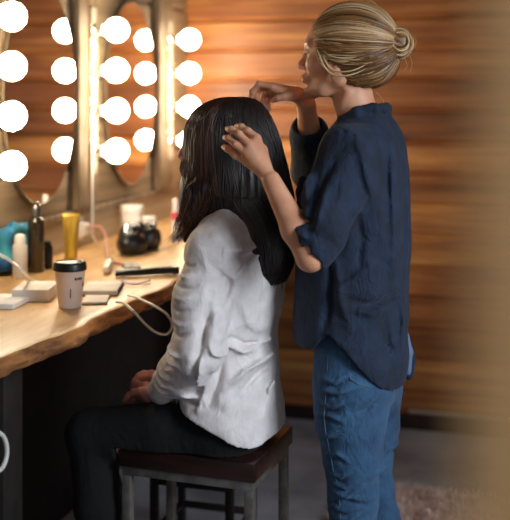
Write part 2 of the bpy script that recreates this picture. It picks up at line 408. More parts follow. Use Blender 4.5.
# door jamb right beside the camera
def jamb():
    b = MB(); b.box((-.004,0,1.3), (.018,.06,2.7), bev=.003)
    b.mi = 1; b.box((.095,.005,1.3), (.18,.06,2.7), bev=.003)
    o = b.build('trim_3', [M['jamb'], M['jamb2']], loc=(-.0637,.30,-.05)); o.rotation_euler.y = math.radians(2.2)
    return tag(o, kind='structure')
jamb()
# pipe along the foot of the back wall
b = MB(); b.tube([(0,0,0), (2.0,0,0)], .009, 10); b.mi = 1; b.box((1.17,-.004,.0), (.03,.03,.05), bev=.006)
tag(b.build('wall_pipe', [M['enamel'], M['white_plastic']], loc=(-.62, YB-.045, .085)), 'thin grey pipe running low along the foot of the orange board wall', 'pipe')
# ---------------------------------------------------------------- counter
def counter():
    root = empty('wooden_counter', (-1.3, 3.0, 0), 'long live-edge wooden make-up counter along the mirror wall', 'counter')
    V = []; Fq = []; mi = []; ys = np.linspace(1.2, 4.54, 240); n = 0
    for i, y in enumerate(ys):
        e = np.interp(y, [1.2, 1.98, 2.3, 2.86, 3.6, 4.6], [-1.16, -1.138, -1.10, -1.085, -1.10, -1.09])
        w = .006*math.sin(y*9+1)+.004*math.sin(y*23)+.002*math.sin(y*57+2)
        kn = .010*math.exp(-((y-2.03)/.03)**2)
        q = lambda s: .0035*math.sin(y*41+s*5)+.0025*math.sin(y*97+s*11)
        pr = [(XW+.001, .90), (-1.45,.90), (-1.25,.90), (e-.03+w, .90), (e-.006+w, .8985), (e+w+kn, .892), (e+.007+w+q(1)+kn, .880), (e+.006+w+q(2), .868), (e-.004+w+q(3), .857), (e-.022+w+q(4), .850), (-1.3,.848), (XW+.001,.848)]
        n = len(pr); V += [(x, y, z) for x, z in pr]
    for i in range(len(ys)-1):
        for k in range(n):
            a, b_ = i*n+k, i*n+(k+1)%n; Fq.append((a, b_, b_+n, a+n)); mi.append(1 if 4 <= k <= 9 else 0)
    Fq += [tuple(range(n))[::-1], tuple(range((len(ys)-1)*n, len(ys)*n))]; mi += [1, 1]
    o = mesh_np('tabletop', V, Fq, [M['counter'], M['bark']], root); o.data.polygons.foreach_set('material_index', mi)
    bm = bmesh.new(); bm.from_mesh(o.data); bmesh.ops.recalc_face_normals(bm, faces=bm.faces); bm.to_mesh(o.data); bm.free()
    o.data.set_sharp_from_angle(angle=math.radians(50))
    for y in (2.18, 3.9):
        b = MB(); b.box((0,0,.424), (.09,.09,.848), bev=.006); b.build('leg', M['dark_wood'], root, loc=(-1.26+1.3, y-3.0, 0))
counter()
# ---------------------------------------------------------------- mirrors, posts, bulbs
ZB = [1.677, 1.533, 1.389, 1.245]
YP = [2.717, 3.464, 4.235]
def mirror(yc, label):
    root = empty('round_mirror', (XW+.020, yc, 1.45), label, 'mirror', 'round wall mirrors'); R = .361
    rot = Matrix.Rotation(PI/2, 4, 'Y')
    b = MB(); b.lathe([(R,0), (R,.006), (R-.004,.008), (0,.008)], rot=rot, seg=96); b.build('mirror_glass', M['mirror'], root, smooth=False)
    b = MB(); b.lathe([(R-.05,-.0195),(R-.05,0),(R-.052,0),(R-.052,-.0195)], rot=rot, seg=48, cap=False); b.build('backing', M['post_wood'], root)
    b = MB(); b.lathe([(R+.004,0), (R+.004,.007), (R-.001,.0095), (R-.003,.0082)], rot=rot, seg=96, cap=False); b.build('mirror_rim', M['rim'], root)
    root.scale = (1, .685, 1)
mirror(3.096, 'round wall mirror nearest the camera, between the first two bulb strips')
mirror(3.847, 'round wall mirror further back, between the second and third bulb strips')
bulb_me = None
def bulb_meshes():
    r = .043; prof = [(0,.062+r*0+.043)]
    prof = [(r*math.sin(a), .086+r*math.cos(a)*-1) for a in np.linspace(PI, .42, 18)]  # from the tip towards the neck
    prof = [(max(p[0],0), p[1]) for p in prof]+[(.0165,.036)]
    return prof
def bulb(loc, label, group):
    global bulb_me
    rot = Matrix.Rotation(PI/2, 4, 'Y')
    if bulb_me is None:
        root = empty('light_bulb', loc, label, 'light bulb', group)
        b = MB(); b.lathe(bulb_meshes(), rot=rot, seg=28); b.build('bulb_glass', M['bulb'], root)
        b = MB(); b.lathe([(.026,.0),(.026,.004),(.021,.008),(.019,.030),(.0205,.038),(.0165,.038)], rot=rot, seg=20); b.build('bulb_socket', M['chrome'], root)
        bulb_me = root; return
    c = copy_tree(bulb_me); c.location = loc; c['label'] = label; c['group'] = group
RANK = ['top', 'second', 'third', 'bottom']
SIDE = ['nearest strip at the left edge', 'middle strip between the two mirrors', 'furthest strip next to the dark-haired woman']
for j, yp in enumerate(YP):
    xp = XW+.034
    b = MB(); b.box((0,-.028,0), (.032,.150,1.71), bev=.003)
    tag(b.build('wall_post', M['post_wood'], loc=(XW+.0175, yp, 1.04+.856)), 'grey brown wooden post behind the '+SIDE[j].replace('strip', 'bulb strip', 1), 'post', 'wall posts carrying the bulb strips')
    root = empty('bulb_strip', (xp+.001, yp, 1.46), 'white vanity bar, the '+SIDE[j], 'light fixture', 'vanity bulb strips')
    b = MB(); b.box((.004,0,0), (.007,.048,.60), bev=.002); b.build('face_plate', M['enamel'], root)
    b = MB(); b.box((.004,-.0255,0), (.008,.003,.604), bev=.001); b.box((.004,.0255,0), (.008,.003,.604), bev=.001); b.build('edge_trim', M['chrome'], root)
    for i, z in enumerate(ZB):
        bulb((xp+.009, yp, z), 'lit round light bulb, %s of four on the %s' % (RANK[i], SIDE[j]), 'lit vanity bulbs')
# cord from the middle strip
b = MB(); b.tube([(0,0,.14), (.001,0,0), (.004,-.002,-.12), (.0,.003,-.19), (.01,.03,-.232)], .0042, 8)
tag(b.build('lamp_cord', M['white_plastic'], loc=(XW+.045, 3.437, 1.135)), 'white cord hanging down the wall from the middle bulb strip', 'cord')
# ---------------------------------------------------------------- things on the counter
def P3(a): return tuple(float(v) for v in a)
T = .9003
def at(px, py): p = Cn(px, py, T); return p
def cup():
    p = at(70, 307); root = empty('coffee_cup', P3(p), 'white takeaway coffee cup with a black lid near the counter edge', 'cup')
    b = MB(); b.lathe([(.0,.0),(.0275,.0),(.029,.001),(.0405,.103),(.0415,.104),(.0415,.106),(.039,.106),(.038,.103),(0,.1)], seg=40); b.build('cup_body', M['cup_paper'], root)
    b = MB(); b.lathe([(.0425,.097),(.0435,.098),(.0435,.103),(.0425,.107),(.0425,.112),(.040,.117),(.0385,.119),(.037,.1175),(.035,.1165),(0,.1165)], seg=40)
    b.box((.02,.015,.1175), (.012,.006,.003), bev=.001)
    b.build('lid', M['black_plastic'], root)
    def decal(name, m, bits):
        b = MB()
        for a, z, w, h in bits:
            for q in range(3):
                ang = math.radians(a)+(q-1)*w/3/.037; rr = .0275+.0135*(z/.104)+.0006
                R = Matrix.Rotation(ang, 4, 'Z'); b.box((rr*math.cos(ang), rr*math.sin(ang), z), (.0006, w/3, h), rot=R)
        b.build(name, m, root)
    ca = math.degrees(math.atan2(-p[1], -p[0]))
    decal('printed_mark', M['ink'], [(ca+22,.078,.005,.007),(ca+32,.078,.004,.006),(ca+41,.078,.004,.007),(ca+50,.078,.003,.006)])
    decal('red_stripe', M['red_ink'], [(ca+2,.05,.0025,.04)])
    decal('red_print', M['red_ink'], [(ca+66,.062,.007,.013)])
cup()
def lathe_thing(name, px, py, parts, label, cat, group=None):
    root = empty(name, P3(at(px, py)), label, cat, group)
    for nm, prof, m in parts:
        b = MB(); b.lathe(prof, seg=28); b.build(nm, M[m], root)
    return root
lathe_thing('bottle', 36, 272, [('bottle_body', [(0,0),(.024,0),(.026,.003),(.026,.148),(.024,.160),(.015,.170),(.012,.172),(0,.172)], 'amber'),
    ('pump_cap', [(0,.172),(.0145,.172),(.0145,.198),(.012,.206),(.009,.209),(.009,.216),(.004,.219),(0,.219)], 'steel')], 'tall dark amber bottle with a shiny cap beside the white spray can', 'bottle')
lathe_thing('small_bottle', 47.5, 268, [('bottle_body', [(0,0),(.016,0),(.017,.002),(.017,.066),(.015,.070),(0,.070)], 'black_plastic'), ('screw_cap', [(0,.07),(.013,.07),(.013,.083),(.011,.085),(0,.085)], 'black_plastic')], 'short black bottle standing right of the tall amber bottle', 'bottle')
lathe_thing('spray_can', 20, 278, [('can_body', [(0,0),(.021,0),(.022,.003),(.022,.095),(.020,.100),(0,.100)], 'white_plastic'), ('spray_cap', [(0,.1),(.017,.1),(.017,.122),(.013,.13),(.007,.132),(0,.132)], 'paper')], 'white spray can in front of the teal pouch', 'spray can')
lathe_thing('lotion_bottle', 175.5, 243, [('bottle_body', [(0,0),(.013,0),(.015,.003),(.015,.108),(.012,.118),(0,.12)], 'white_plastic'), ('label_band', [(.0135,.085),(.0156,.086),(.0156,.114),(.0135,.115)], 'pink'), ('cap', [(0,.12),(.010,.12),(.010,.158),(.008,.162),(0,.162)], 'white_plastic')], 'slim white bottle with a pink band beside the dark hair', 'bottle')
lathe_thing('white_jar', 132, 236, [('jar_body', [(0,0),(.038,0),(.041,.004),(.041,.085),(.037,.092),(0,.092)], 'white_plastic'), ('lid', [(.037,.088),(.043,.09),(.043,.112),(.040,.118),(0,.119)], 'paper')], 'white lidded jar standing behind the black make-up bag', 'jar')
lathe_thing('grey_jar', 149, 243, [('jar_body', [(0,0),(.022,0),(.024,.003),(.024,.072),(0,.075)], 'steel'), ('lid', [(.023,.075),(.025,.076),(.025,.094),(.022,.097),(0,.098)], 'paper')], 'small grey jar with a pale lid behind the black make-up bag', 'jar')
def tube_thing():
    root = empty('cream_tube', P3(at(71, 266)), 'yellow cream tube standing on its cap behind the coffee cup', 'tube')
    b = MB(); b.lathe([(0,0),(.0155,0),(.016,.002),(.016,.022),(0,.022)], seg=24); b.build('cap', M['amber'], root)
    V = []; n = 24; st = [(.019,.019,.022),(.020,.020,.03),(.021,.019,.06),(.023,.015,.10),(.026,.007,.14),(.0285,.002,.158),(.029,.0015,.168)]
    d = math.radians(70)
    for a, c_, z in st:
        for k in range(n):
            t = 2*PI*k/n; x, y = a*math.cos(t), c_*math.sin(t); V.append((x*math.cos(d*0+.35)-y*math.sin(.35), x*math.sin(.35)+y*math.cos(.35), z))
    Fq = [(i*n+k, i*n+(k+1)%n, (i+1)*n+(k+1)%n, (i+1)*n+k) for i in range(len(st)-1) for k in range(n)]+[tuple(range(n))[::-1], tuple(range((len(st)-1)*n, len(st)*n))]
    mesh_np('tube_body', V, Fq, M['gold'], root, world=False)
tube_thing()
def pouch():
    f = Field((XW+.0, 2.6, .88), (-1.5, 3.0, 1.09), .004)
    a = Xn(5, 240, -1.615); b_ = Xn(27, 240, -1.615)
    y0, y1 = a[1], b_[1]
    f.chain([(-1.622, y0, .935), (-1.622, (y0+y1)/2, .93), (-1.622, y1, .935)], [.024,.025,.024], .02)
    f.chain([(-1.622, y0+.01, .95), (-1.625, y0+.02, 1.02)], [.024,.018], .02)
    f.chain([(-1.625, y0+.02, 1.02), (-1.625, (y0+y1)/2, 1.035), (-1.622, y1-.01, 1.025), (-1.618, y1+.004,.985), (-1.618, y1, .94)], [.018,.016,.018,.018,.028], .02)
    f.disp(lambda X, Y, Z: .002*pn(X, Y, Z, 120, 4))
    f.cut(lambda X, Y, Z: (.9005-Z)+0*X+0*Y); f.cut(lambda X, Y, Z: (XW+.002-X)+0*Z+0*Y)
    V, Q = f.mesh(); o = mesh_np('cloth_pouch', V, Q, [M['teal'], M['blue']], origin=(-1.62, (y0+y1)/2, .9))
    zc = np.array([V[q, 2].mean() for q in Q]); o.data.polygons.foreach_set('material_index', (zc < .955).astype(int).tolist())
    tag(o, 'teal and blue soft pouch against the wall behind the white spray can', 'pouch')
pouch()
def bag():
    p = at(140, 252); root = empty('makeup_bag', P3(p), 'black open make-up bag stuffed with brushes and clips at the wall side', 'bag')
    f = Field(p+[-.14,-.16,-.02], p+[.12,.17,.14], .004)
    f.ell(p+[-.01,-.045,.035], (.05,.065,.046), .02); f.ell(p+[.0,.06,.04], (.05,.06,.055), .02); f.ell(p+[-.03,.0,.055], (.045,.06,.045), .02)
    f.disp(lambda X, Y, Z: .004*pn(X, Y, Z, 110, 11)); f.ell(p+[.0,.055,.10], (.03,.035,.04), .01, mode='s')
    f.cut(lambda X, Y, Z: (T-Z)+0*X+0*Y)
    V, Q = f.mesh(); mesh_np('bag_body', V, Q, M['black_plastic'], root)
    r = random.Random(3)
    for i in range(9):
        x, y = r.uniform(-.045,.03), r.uniform(-.08,.09); L = r.uniform(.02,.05)
        b = MB(); d = Vector((r.uniform(-.6,.6), r.uniform(-.6,.6), 1)).normalized()
        b.tube([(x,y,.05), tuple(Vector((x,y,.05))+d*(L+.01))], r.uniform(.006,.011), 10)
        b.build('brush', M['chrome' if i%4 == 0 else 'black_plastic'], root)
bag()
def slab(name, px, py, size, rz, m, label, cat, edge=None):
    root = empty(name, P3(at(px, py)), label, cat); root.rotation_euler.z = rz
    b = MB(); b.box((0,0,size[2]*.5), (size[0], size[1], size[2]*(.8 if edge else 1)), bev=min(.002, size[2]*.3)); b.build('body' if not edge else 'pages', M[m], root)
    if edge:
        b = MB(); b.box((0,0,size[2]*.06), (size[0]+.004, size[1]+.004, size[2]*.12)); b.box((0,0,size[2]*.94), (size[0]+.004, size[1]+.004, size[2]*.12)) if edge[1] else None
        b.build('cover', M[edge[0]], root)
        if name == 'notebook':
            b = MB()
            for k in range(14): b.lathe([(.0045,-.0008),(.0058,0),(.0045,.0008)], c=(size[0]/2, (k-6.5)*size[1]/15, size[2]*.5), rot=Matrix.Rotation(PI/2,4,'X'), seg=10, cap=False)
            b.build('spiral_binding', M['black_plastic'], root)
slab('paper_box', 36, 297, (.10,.13,.032), .25, 'paper', 'flat white paper box left of the coffee cup', 'box')
slab('folded_leaflet', 7, 304, (.09,.13,.014), .1, 'paper', 'thin folded white leaflet at the left edge of the counter', 'leaflet')
slab('notebook', 102, 291, (.10,.145,.016), .3, 'paper', 'white spiral notebook right of the coffee cup', 'notebook', ('black_plastic', False))
slab('smartphone', 96, 301, (.065,.10,.008), .35, 'paper', 'pale flat phone with dark edge in front of the notebook', 'phone', ('black_plastic', False))
def wand():
    root = empty('curling_wand', P3(at(108, 270)), 'white plastic curling wand lying behind the notebook', 'curling wand'); root.rotation_euler.z = .35
    b = MB(); R = Matrix.Rotation(-PI/2, 4, 'X'); b.lathe([(0,-.085),(.010,-.083),(.013,-.07),(.012,.0),(.015,.03),(.0,.034)], c=(0,0,.0155), rot=R, seg=20); b.build('handle', M['white_plastic'], root)
    b = MB(); b.lathe([(.0,.034),(.009,.034),(.009,.10),(.006,.106),(0,.107)], c=(0,0,.0155), rot=R, seg=20); b.build('barrel', M['steel'], root)
wand()
def straightener():
    root = empty('hair_straightener', P3(at(150, 276)), 'black hair straightener lying open on the counter beside the white blouse', 'hair straightener'); root.rotation_euler.z = -1.12+PI/2
    for s, a in ((1,.0),(-1,.13)):
        b = MB(); b.tube([(-.105,s*.002+math.sin(a)*-.105,.012),(-.03,s*.004,.013),(.02,s*.006+a*.1,.014),(.075,s*.006+a*.3,.014)], [.008,.010,.0115,.010], 12); b.build('arm', M['black_plastic'], root)
    b = MB(); b.box((-.07,.0,.0215), (.07,.012,.004), bev=.001); b.build('heating_plate', M['steel'], root)
    b = MB(); b.lathe([(0,-.012),(.012,-.011),(.012,.011),(0,.012)], c=(.078,.012,.014), seg=16); b.build('hinge', M['black_plastic'], root)
straightener()
def compact():
    root = empty('makeup_palette', P3(at(131, 268)), 'small open make-up palette beside the black straightener', 'make-up palette'); root.rotation_euler.z = .5
    b = MB(); b.box((0,0,.005), (.055,.08,.010), bev=.002); b.build('tray', M['black_plastic'], root)
    b = MB()
    for i in range(2):
        for k in range(3): b.lathe([(0,.0),(.010,0),(.010,.0015),(0,.0015)], c=(-.013+.026*i,-.025+.025*k,.010), seg=16)
    b.build('powder_pans', M['steel'], root)
compact()
def cord(name, pts, r, m, label, n=10, cat='cord'):
    P = spline(pts, n); o = np.array(P[0]); b = MB(); b.tube([tuple(p-o) for p in P], r, 8)
    return tag(b.build(name, M[m], loc=P3(o)), label, cat)
z1 = T+.0065
cord('charging_cord', [Cn(116,302,z1), Cn(120,302.5,z1), Cn(125,304,z1), Cn(134,312,z1-.0+.006), Xn(146,325,-1.066), Xn(157,333,-1.05), Xn(167,334,-1.045), Xn(172,326,-1.047), Xn(168,316,-1.06), Cn(158,308,.915), Cn(140,299,z1+.004), Cn(128,295,z1)], .0035, 'white_plastic', 'white cord looping off the counter edge towards the seated woman')
cord('white_cable', [Xn(-14,252,-1.44), Xn(0,255,-1.43), Xn(12,262,-1.41), Xn(22,271,-1.38), Cn(34,281,z1+.002), Cn(46,284,z1+.003)], .0045, 'white_plastic', 'white cable bowing in at the left edge behind the paper box')
cord('pink_cord', [Xn(86,228,-1.60), Xn(100,227,-1.57), Xn(106,238,-1.53), Cn(108,258,z1), Cn(114,262,z1), Cn(124,264,z1)], .0045, 'pinkcord', 'pinkish cord running down from the white plug onto the counter')
cord('violet_cord', [Cn(121,281,z1), Cn(132,284,z1), Cn(143,283,z1), Cn(150,280,z1)], .003, 'violet', 'thin pale violet cord lying beside the notebook')
cord('hanging_cable', [Cn(-34,372,T+.006), Xn(-22,395,-1.10), Xn(-12,425,-1.10), Xn(3,436,-1.10), Xn(7,452,-1.10), Xn(2,468,-1.10), Xn(-10,472,-1.10), Xn(-24,455,-1.10), Xn(-26,410,-1.105), Cn(-40,374,T+.006)], .0048, 'white_plastic', 'white cable loop hanging below the counter at the lower left edge')
# plug in the wall
p = Xn(83, 229, XW+.02); root = empty('plug_adapter', (XW+.002, p[1], p[2]), 'white square plug adapter on the wall right of the yellow tube', 'plug')
b = MB(); b.box((.018,0,0), (.036,.05,.045), bev=.006); b.build('adapter_body', M['white_plastic'], root)
b = MB(); b.box((.0,0,0), (.004,.07,.08), bev=.0015); b.build('socket_plate', M['white_plastic'], root)
# ---------------------------------------------------------------- stools
def stool(name, cx, cy, sx, sy, h, mseat, mleg, label, rot=0, th=.045, lw=.022):
    root = empty(name, (cx, cy, 0), label, 'stool'); root.rotation_euler.z = rot
    b = MB(); b.box((0,0,h-th/2), (sx, sy, th), bev=.004, seg=2); b.build('seat', M[mseat], root)
    x, y = sx/2-.014-lw/2+.006, sy/2-.012-lw/2+.004; hh = h-th
    b = MB()
    for s in (-1,1):
        b.box((0, s*y, hh-lw/2), (2*x+lw, lw, lw), bev=.0015); b.box((s*x, 0, hh-lw/2), (lw, 2*y-lw, lw), bev=.0015)
    b.build('seat_frame', M[mleg], root)
    for s in (-1,1):
        for t in (-1,1):
            b = MB(); b.box((s*x, t*y, (hh-lw)/2), (lw, lw, hh-lw), bev=.0015); b.build('leg', M[mleg], root)
    for nm, c_, d in (('foot_rail', (0,-y,.16), (2*x-lw, lw*.8, lw*.8)), ('foot_rail', (0,y,.16), (2*x-lw, lw*.8, lw*.8)), ('foot_rail', (-x,0,.16), (lw*.8, 2*y-lw, lw*.8)), ('foot_rail', (x,0,.16), (lw*.8, 2*y-lw, lw*.8))):
        b = MB(); b.box(c_, d, bev=.0015); b.build(nm, M[mleg], root)
stool('bar_stool', -.845, 2.487, .352, .298, .60, 'seat_wood', 'stool_steel', 'dark wooden bar stool with grey metal legs under the seated woman', rot=math.radians(-3))
stool('low_stool', -1.03, 3.0, .27, .27, .36, 'dark_wood', 'dark_metal', 'dark stool standing behind the bar stool near the counter', th=.03) if 'dark_metal' in M else None
# rug
def rug():
    root = empty('fluffy_rug', (-.1, 3.38, .0), 'pale pink fluffy rug on the floor at the lower right', 'rug')
    b = MB(); b.box((0,0,.008), (1.3,.9,.014), bev=.004); b.build('rug_backing', M['rug'], root)
    r = np.random.default_rng(5); V = []; Fq = []
    for i in range(9000):
        x, y = r.uniform(-.65,.65), r.uniform(-.45,.45); a = r.uniform(0,2*PI); l = r.uniform(.015,.03); dx, dy = math.cos(a)*l, math.sin(a)*l; w = .0022; hx, hy = -math.sin(a)*w, math.cos(a)*w; k = len(V)
        V += [(x-hx,y-hy,.013), (x+hx,y+hy,.013), (x+dx*.5+hx,y+dy*.5+hy,.028), (x+dx*.5-hx,y+dy*.5-hy,.028), (x+dx,y+dy,.024+r.uniform(0,.012))]
        Fq += [(k,k+1,k+2,k+3), (k+3,k+2,k+4)]
    o = mesh_np('rug_pile', V, Fq, M['rug'], root, world=False); o['kind'] = 'stuff'
rug()
# ================================================================ people
def hpt(o, f, s, z, pitch=0, yaw=0):
    """head frame: f forward (-X), s to the far side (+Y), z up"""
    c, n = math.cos(pitch), math.sin(pitch); f2, z2 = f*c+z*n, -f*n+z*c
    cy, sy = math.cos(yaw), math.sin(yaw)
    return np.array([o[0]-(f2*cy-s*sy), o[1]+(s*cy+f2*sy), o[2]+z2])
def hrot(pitch=0, yaw=0):
    o = np.zeros(3); return np.array([hpt(o,1,0,0,pitch,yaw), hpt(o,0,1,0,pitch,yaw), hpt(o,0,0,1,pitch,yaw)]).T
def head(f, o, pitch=0, yaw=0, q=1.0):
    p = lambda a, b, c: hpt(o, a*q, b*q, c*q, pitch, yaw); R = hrot(pitch, yaw)
    E = lambda c, r, k=.01, mode='u': f.ell(p(*c), [v*q for v in r], k, R, mode)
    E((-.018,0,.030), (.092,.074,.082)); E((.020,0,.025), (.068,.064,.070), .03)
    E((.034,0,-.035), (.052,.054,.068), .03)
    for s in (-1,1):
        f.chain([p(.082,s*.010,-.088), p(.045,s*.040,-.082), p(.0,s*.056,-.060), p(-.004,s*.058,-.025)], [.014*q,.014*q,.014*q,.014*q], .022)
        E((.062,s*.036,-.022), (.022,.020,.018), .022)       # cheeks
        f.cone(p(.084,s*.012,.030), p(.074,s*.044,.028), .009*q, .007*q, .014)   # brow
        E((.094,s*.032,.008), (.017,.018,.013), .014, 's')    # eye socket
        E((.0745,s*.030,.008), (.0125,.0145,.0115), .005)       # lids over the eyeball
        f.cone(p(.086,s*.040,.0045), p(.0885,s*.021,.0035), .0016*q, .0016*q, .003, 's')
        E((.092,s*.0110,-.029), (.010,.0070,.006), .006)      # nostril wings
        E((.010,s*.072,-.030), (.017,.008,.029), .006); E((.014,s*.080,-.024), (.008,.005,.015), .005, 's'); E((.013,s*.073,-.054), (.008,.005,.010), .004)
    E((.086,0,-.088), (.015,.018,.015), .012)                 # chin
    f.chain([p(.086,0,.022), p(.0935,0,.002), p(.105,0,-.019), p(.1085,0,-.0245)], [.0085*q,.007*q,.0075*q,.0072*q], .012)
    E((.085,0,-.054), (.017,.026,.018), .012)                 # muzzle
    E((.0985,0,-.0500), (.0080,.021,.0052), .004); E((.0970,0,-.0615), (.0080,.018,.0056), .004)
    f.cone(p(.1075,.020,-.0560), p(.1075,-.020,-.0560), .0022*q, .0022*q, .003, 's')
    E((.098,0,-.0745), (.008,.018,.005), .006, 's')
def hand(f, wrist, knk, tips, thumb, palm_r=.012, fr=.0082):
    """palm fan from the wrist to four knuckles; each finger is its own bent chain"""
    w = np.array(wrist); n = len(knk)
    for i, k in enumerate(knk):
        f.cone(w+(np.array(k)-w)*.12, k, palm_r*1.15, palm_r*.82, .009)
    for i in range(n-1):
        a, b = np.array(knk[i]), np.array(knk[i+1]); f.cone(w*.35+(a+b)/2*.65, (a+b)/2, palm_r*.95, palm_r*.72, .008)
    for k, ch in zip(knk, tips):
        r = fr; P = [np.array(k)]+[np.array(c) for c in ch]; m = len(P)
        f.chain(P, [r*1.08]+[r*(1.0-.22*j/(m-1)) for j in range(1, m)], .0018)
        for c in P[1:-1]: f.ell(c, (r*1.06,)*3, .003)
    P = [w+(np.array(thumb[0])-w)*.3]+[np.array(c) for c in thumb]
    f.chain(P, [.015]+[.0125, .0095, .0078, .0068][:len(thumb)], .005)
def paint(o, specs):
    """material slot by position: specs = (slot, centre, radius-vector, R)"""
    n = len(o.data.polygons); ce = np.empty(n*3, np.float64); o.data.polygons.foreach_get('center', ce); ce = ce.reshape(-1,3)
    loc = np.zeros(3); p = o.parent
    while p is not None: loc += np.array(p.location); p = p.parent
    ce += loc; mi = np.zeros(n, int)
    for slot, c, r, R in specs:
        q = (ce-c)@R; mi[((q/np.array(r))**2).sum(1) < 1] = slot
    o.data.polygons.foreach_set('material_index', mi.tolist())
def face_bits(root, o, pitch, yaw, q=1.0, brow_mat='brow'):
    p = lambda a, b, c: hpt(o, a*q, b*q, c*q, pitch, yaw); off = np.array(root.location)
    for s in (-1,1):
        b = MB(); c = p(.0765,s*.030,.0075); b.lathe([(.0108*math.sin(a), .0108*math.cos(a)) for a in np.linspace(0, PI, 12)], c=tuple(c-off), seg=16); e = b.build('eye', M['eyewhite'], root)
        b = MB(); c2 = p(.0835,s*.0305,.006); b.lathe([(.005*math.sin(a), .005*math.cos(a)) for a in np.linspace(0, PI, 8)], c=tuple(c2-off), seg=12); b.build('iris', M['iris'], e)
        b = MB(); b.tube([tuple(p(*t)-off) for t in ((.0885,s*.014,.027),(.0875,s*.026,.032),(.081,s*.040,.033),(.073,s*.050,.028))], [.002,.0028,.0024,.001], 6); b.build('eyebrow', M[brow_mat], root)
        b = MB(); b.tube([tuple(p(*t)-off) for t in ((.0905,s*.020,.0055),(.0905,s*.030,.0035),(.085,s*.040,.0045))], [.001,.0016,.001], 6); b.build('eyelashes', M['brow'], root)
def extents(stations, py):
    pys = [s[0] for s in stations]; return [np.interp(py, pys, [s[i] for s in stations]) for i in range(1, len(stations[0]))]
def px_loft(rows, Y):
    """rows: photo y, front x, back x, half width, [centre shift]; silhouettes taken on the mid plane Y"""
    st = []
    for r in rows:
        a, b = W(r[1], r[0], Y), W(r[2], r[0], Y); sh = r[4] if len(r) > 4 else 0
        st.append((a[2]*.5+b[2]*.5, a[0], b[0], Y+sh, r[3]))
    return st
SK = ['skin_fair', 'lips']
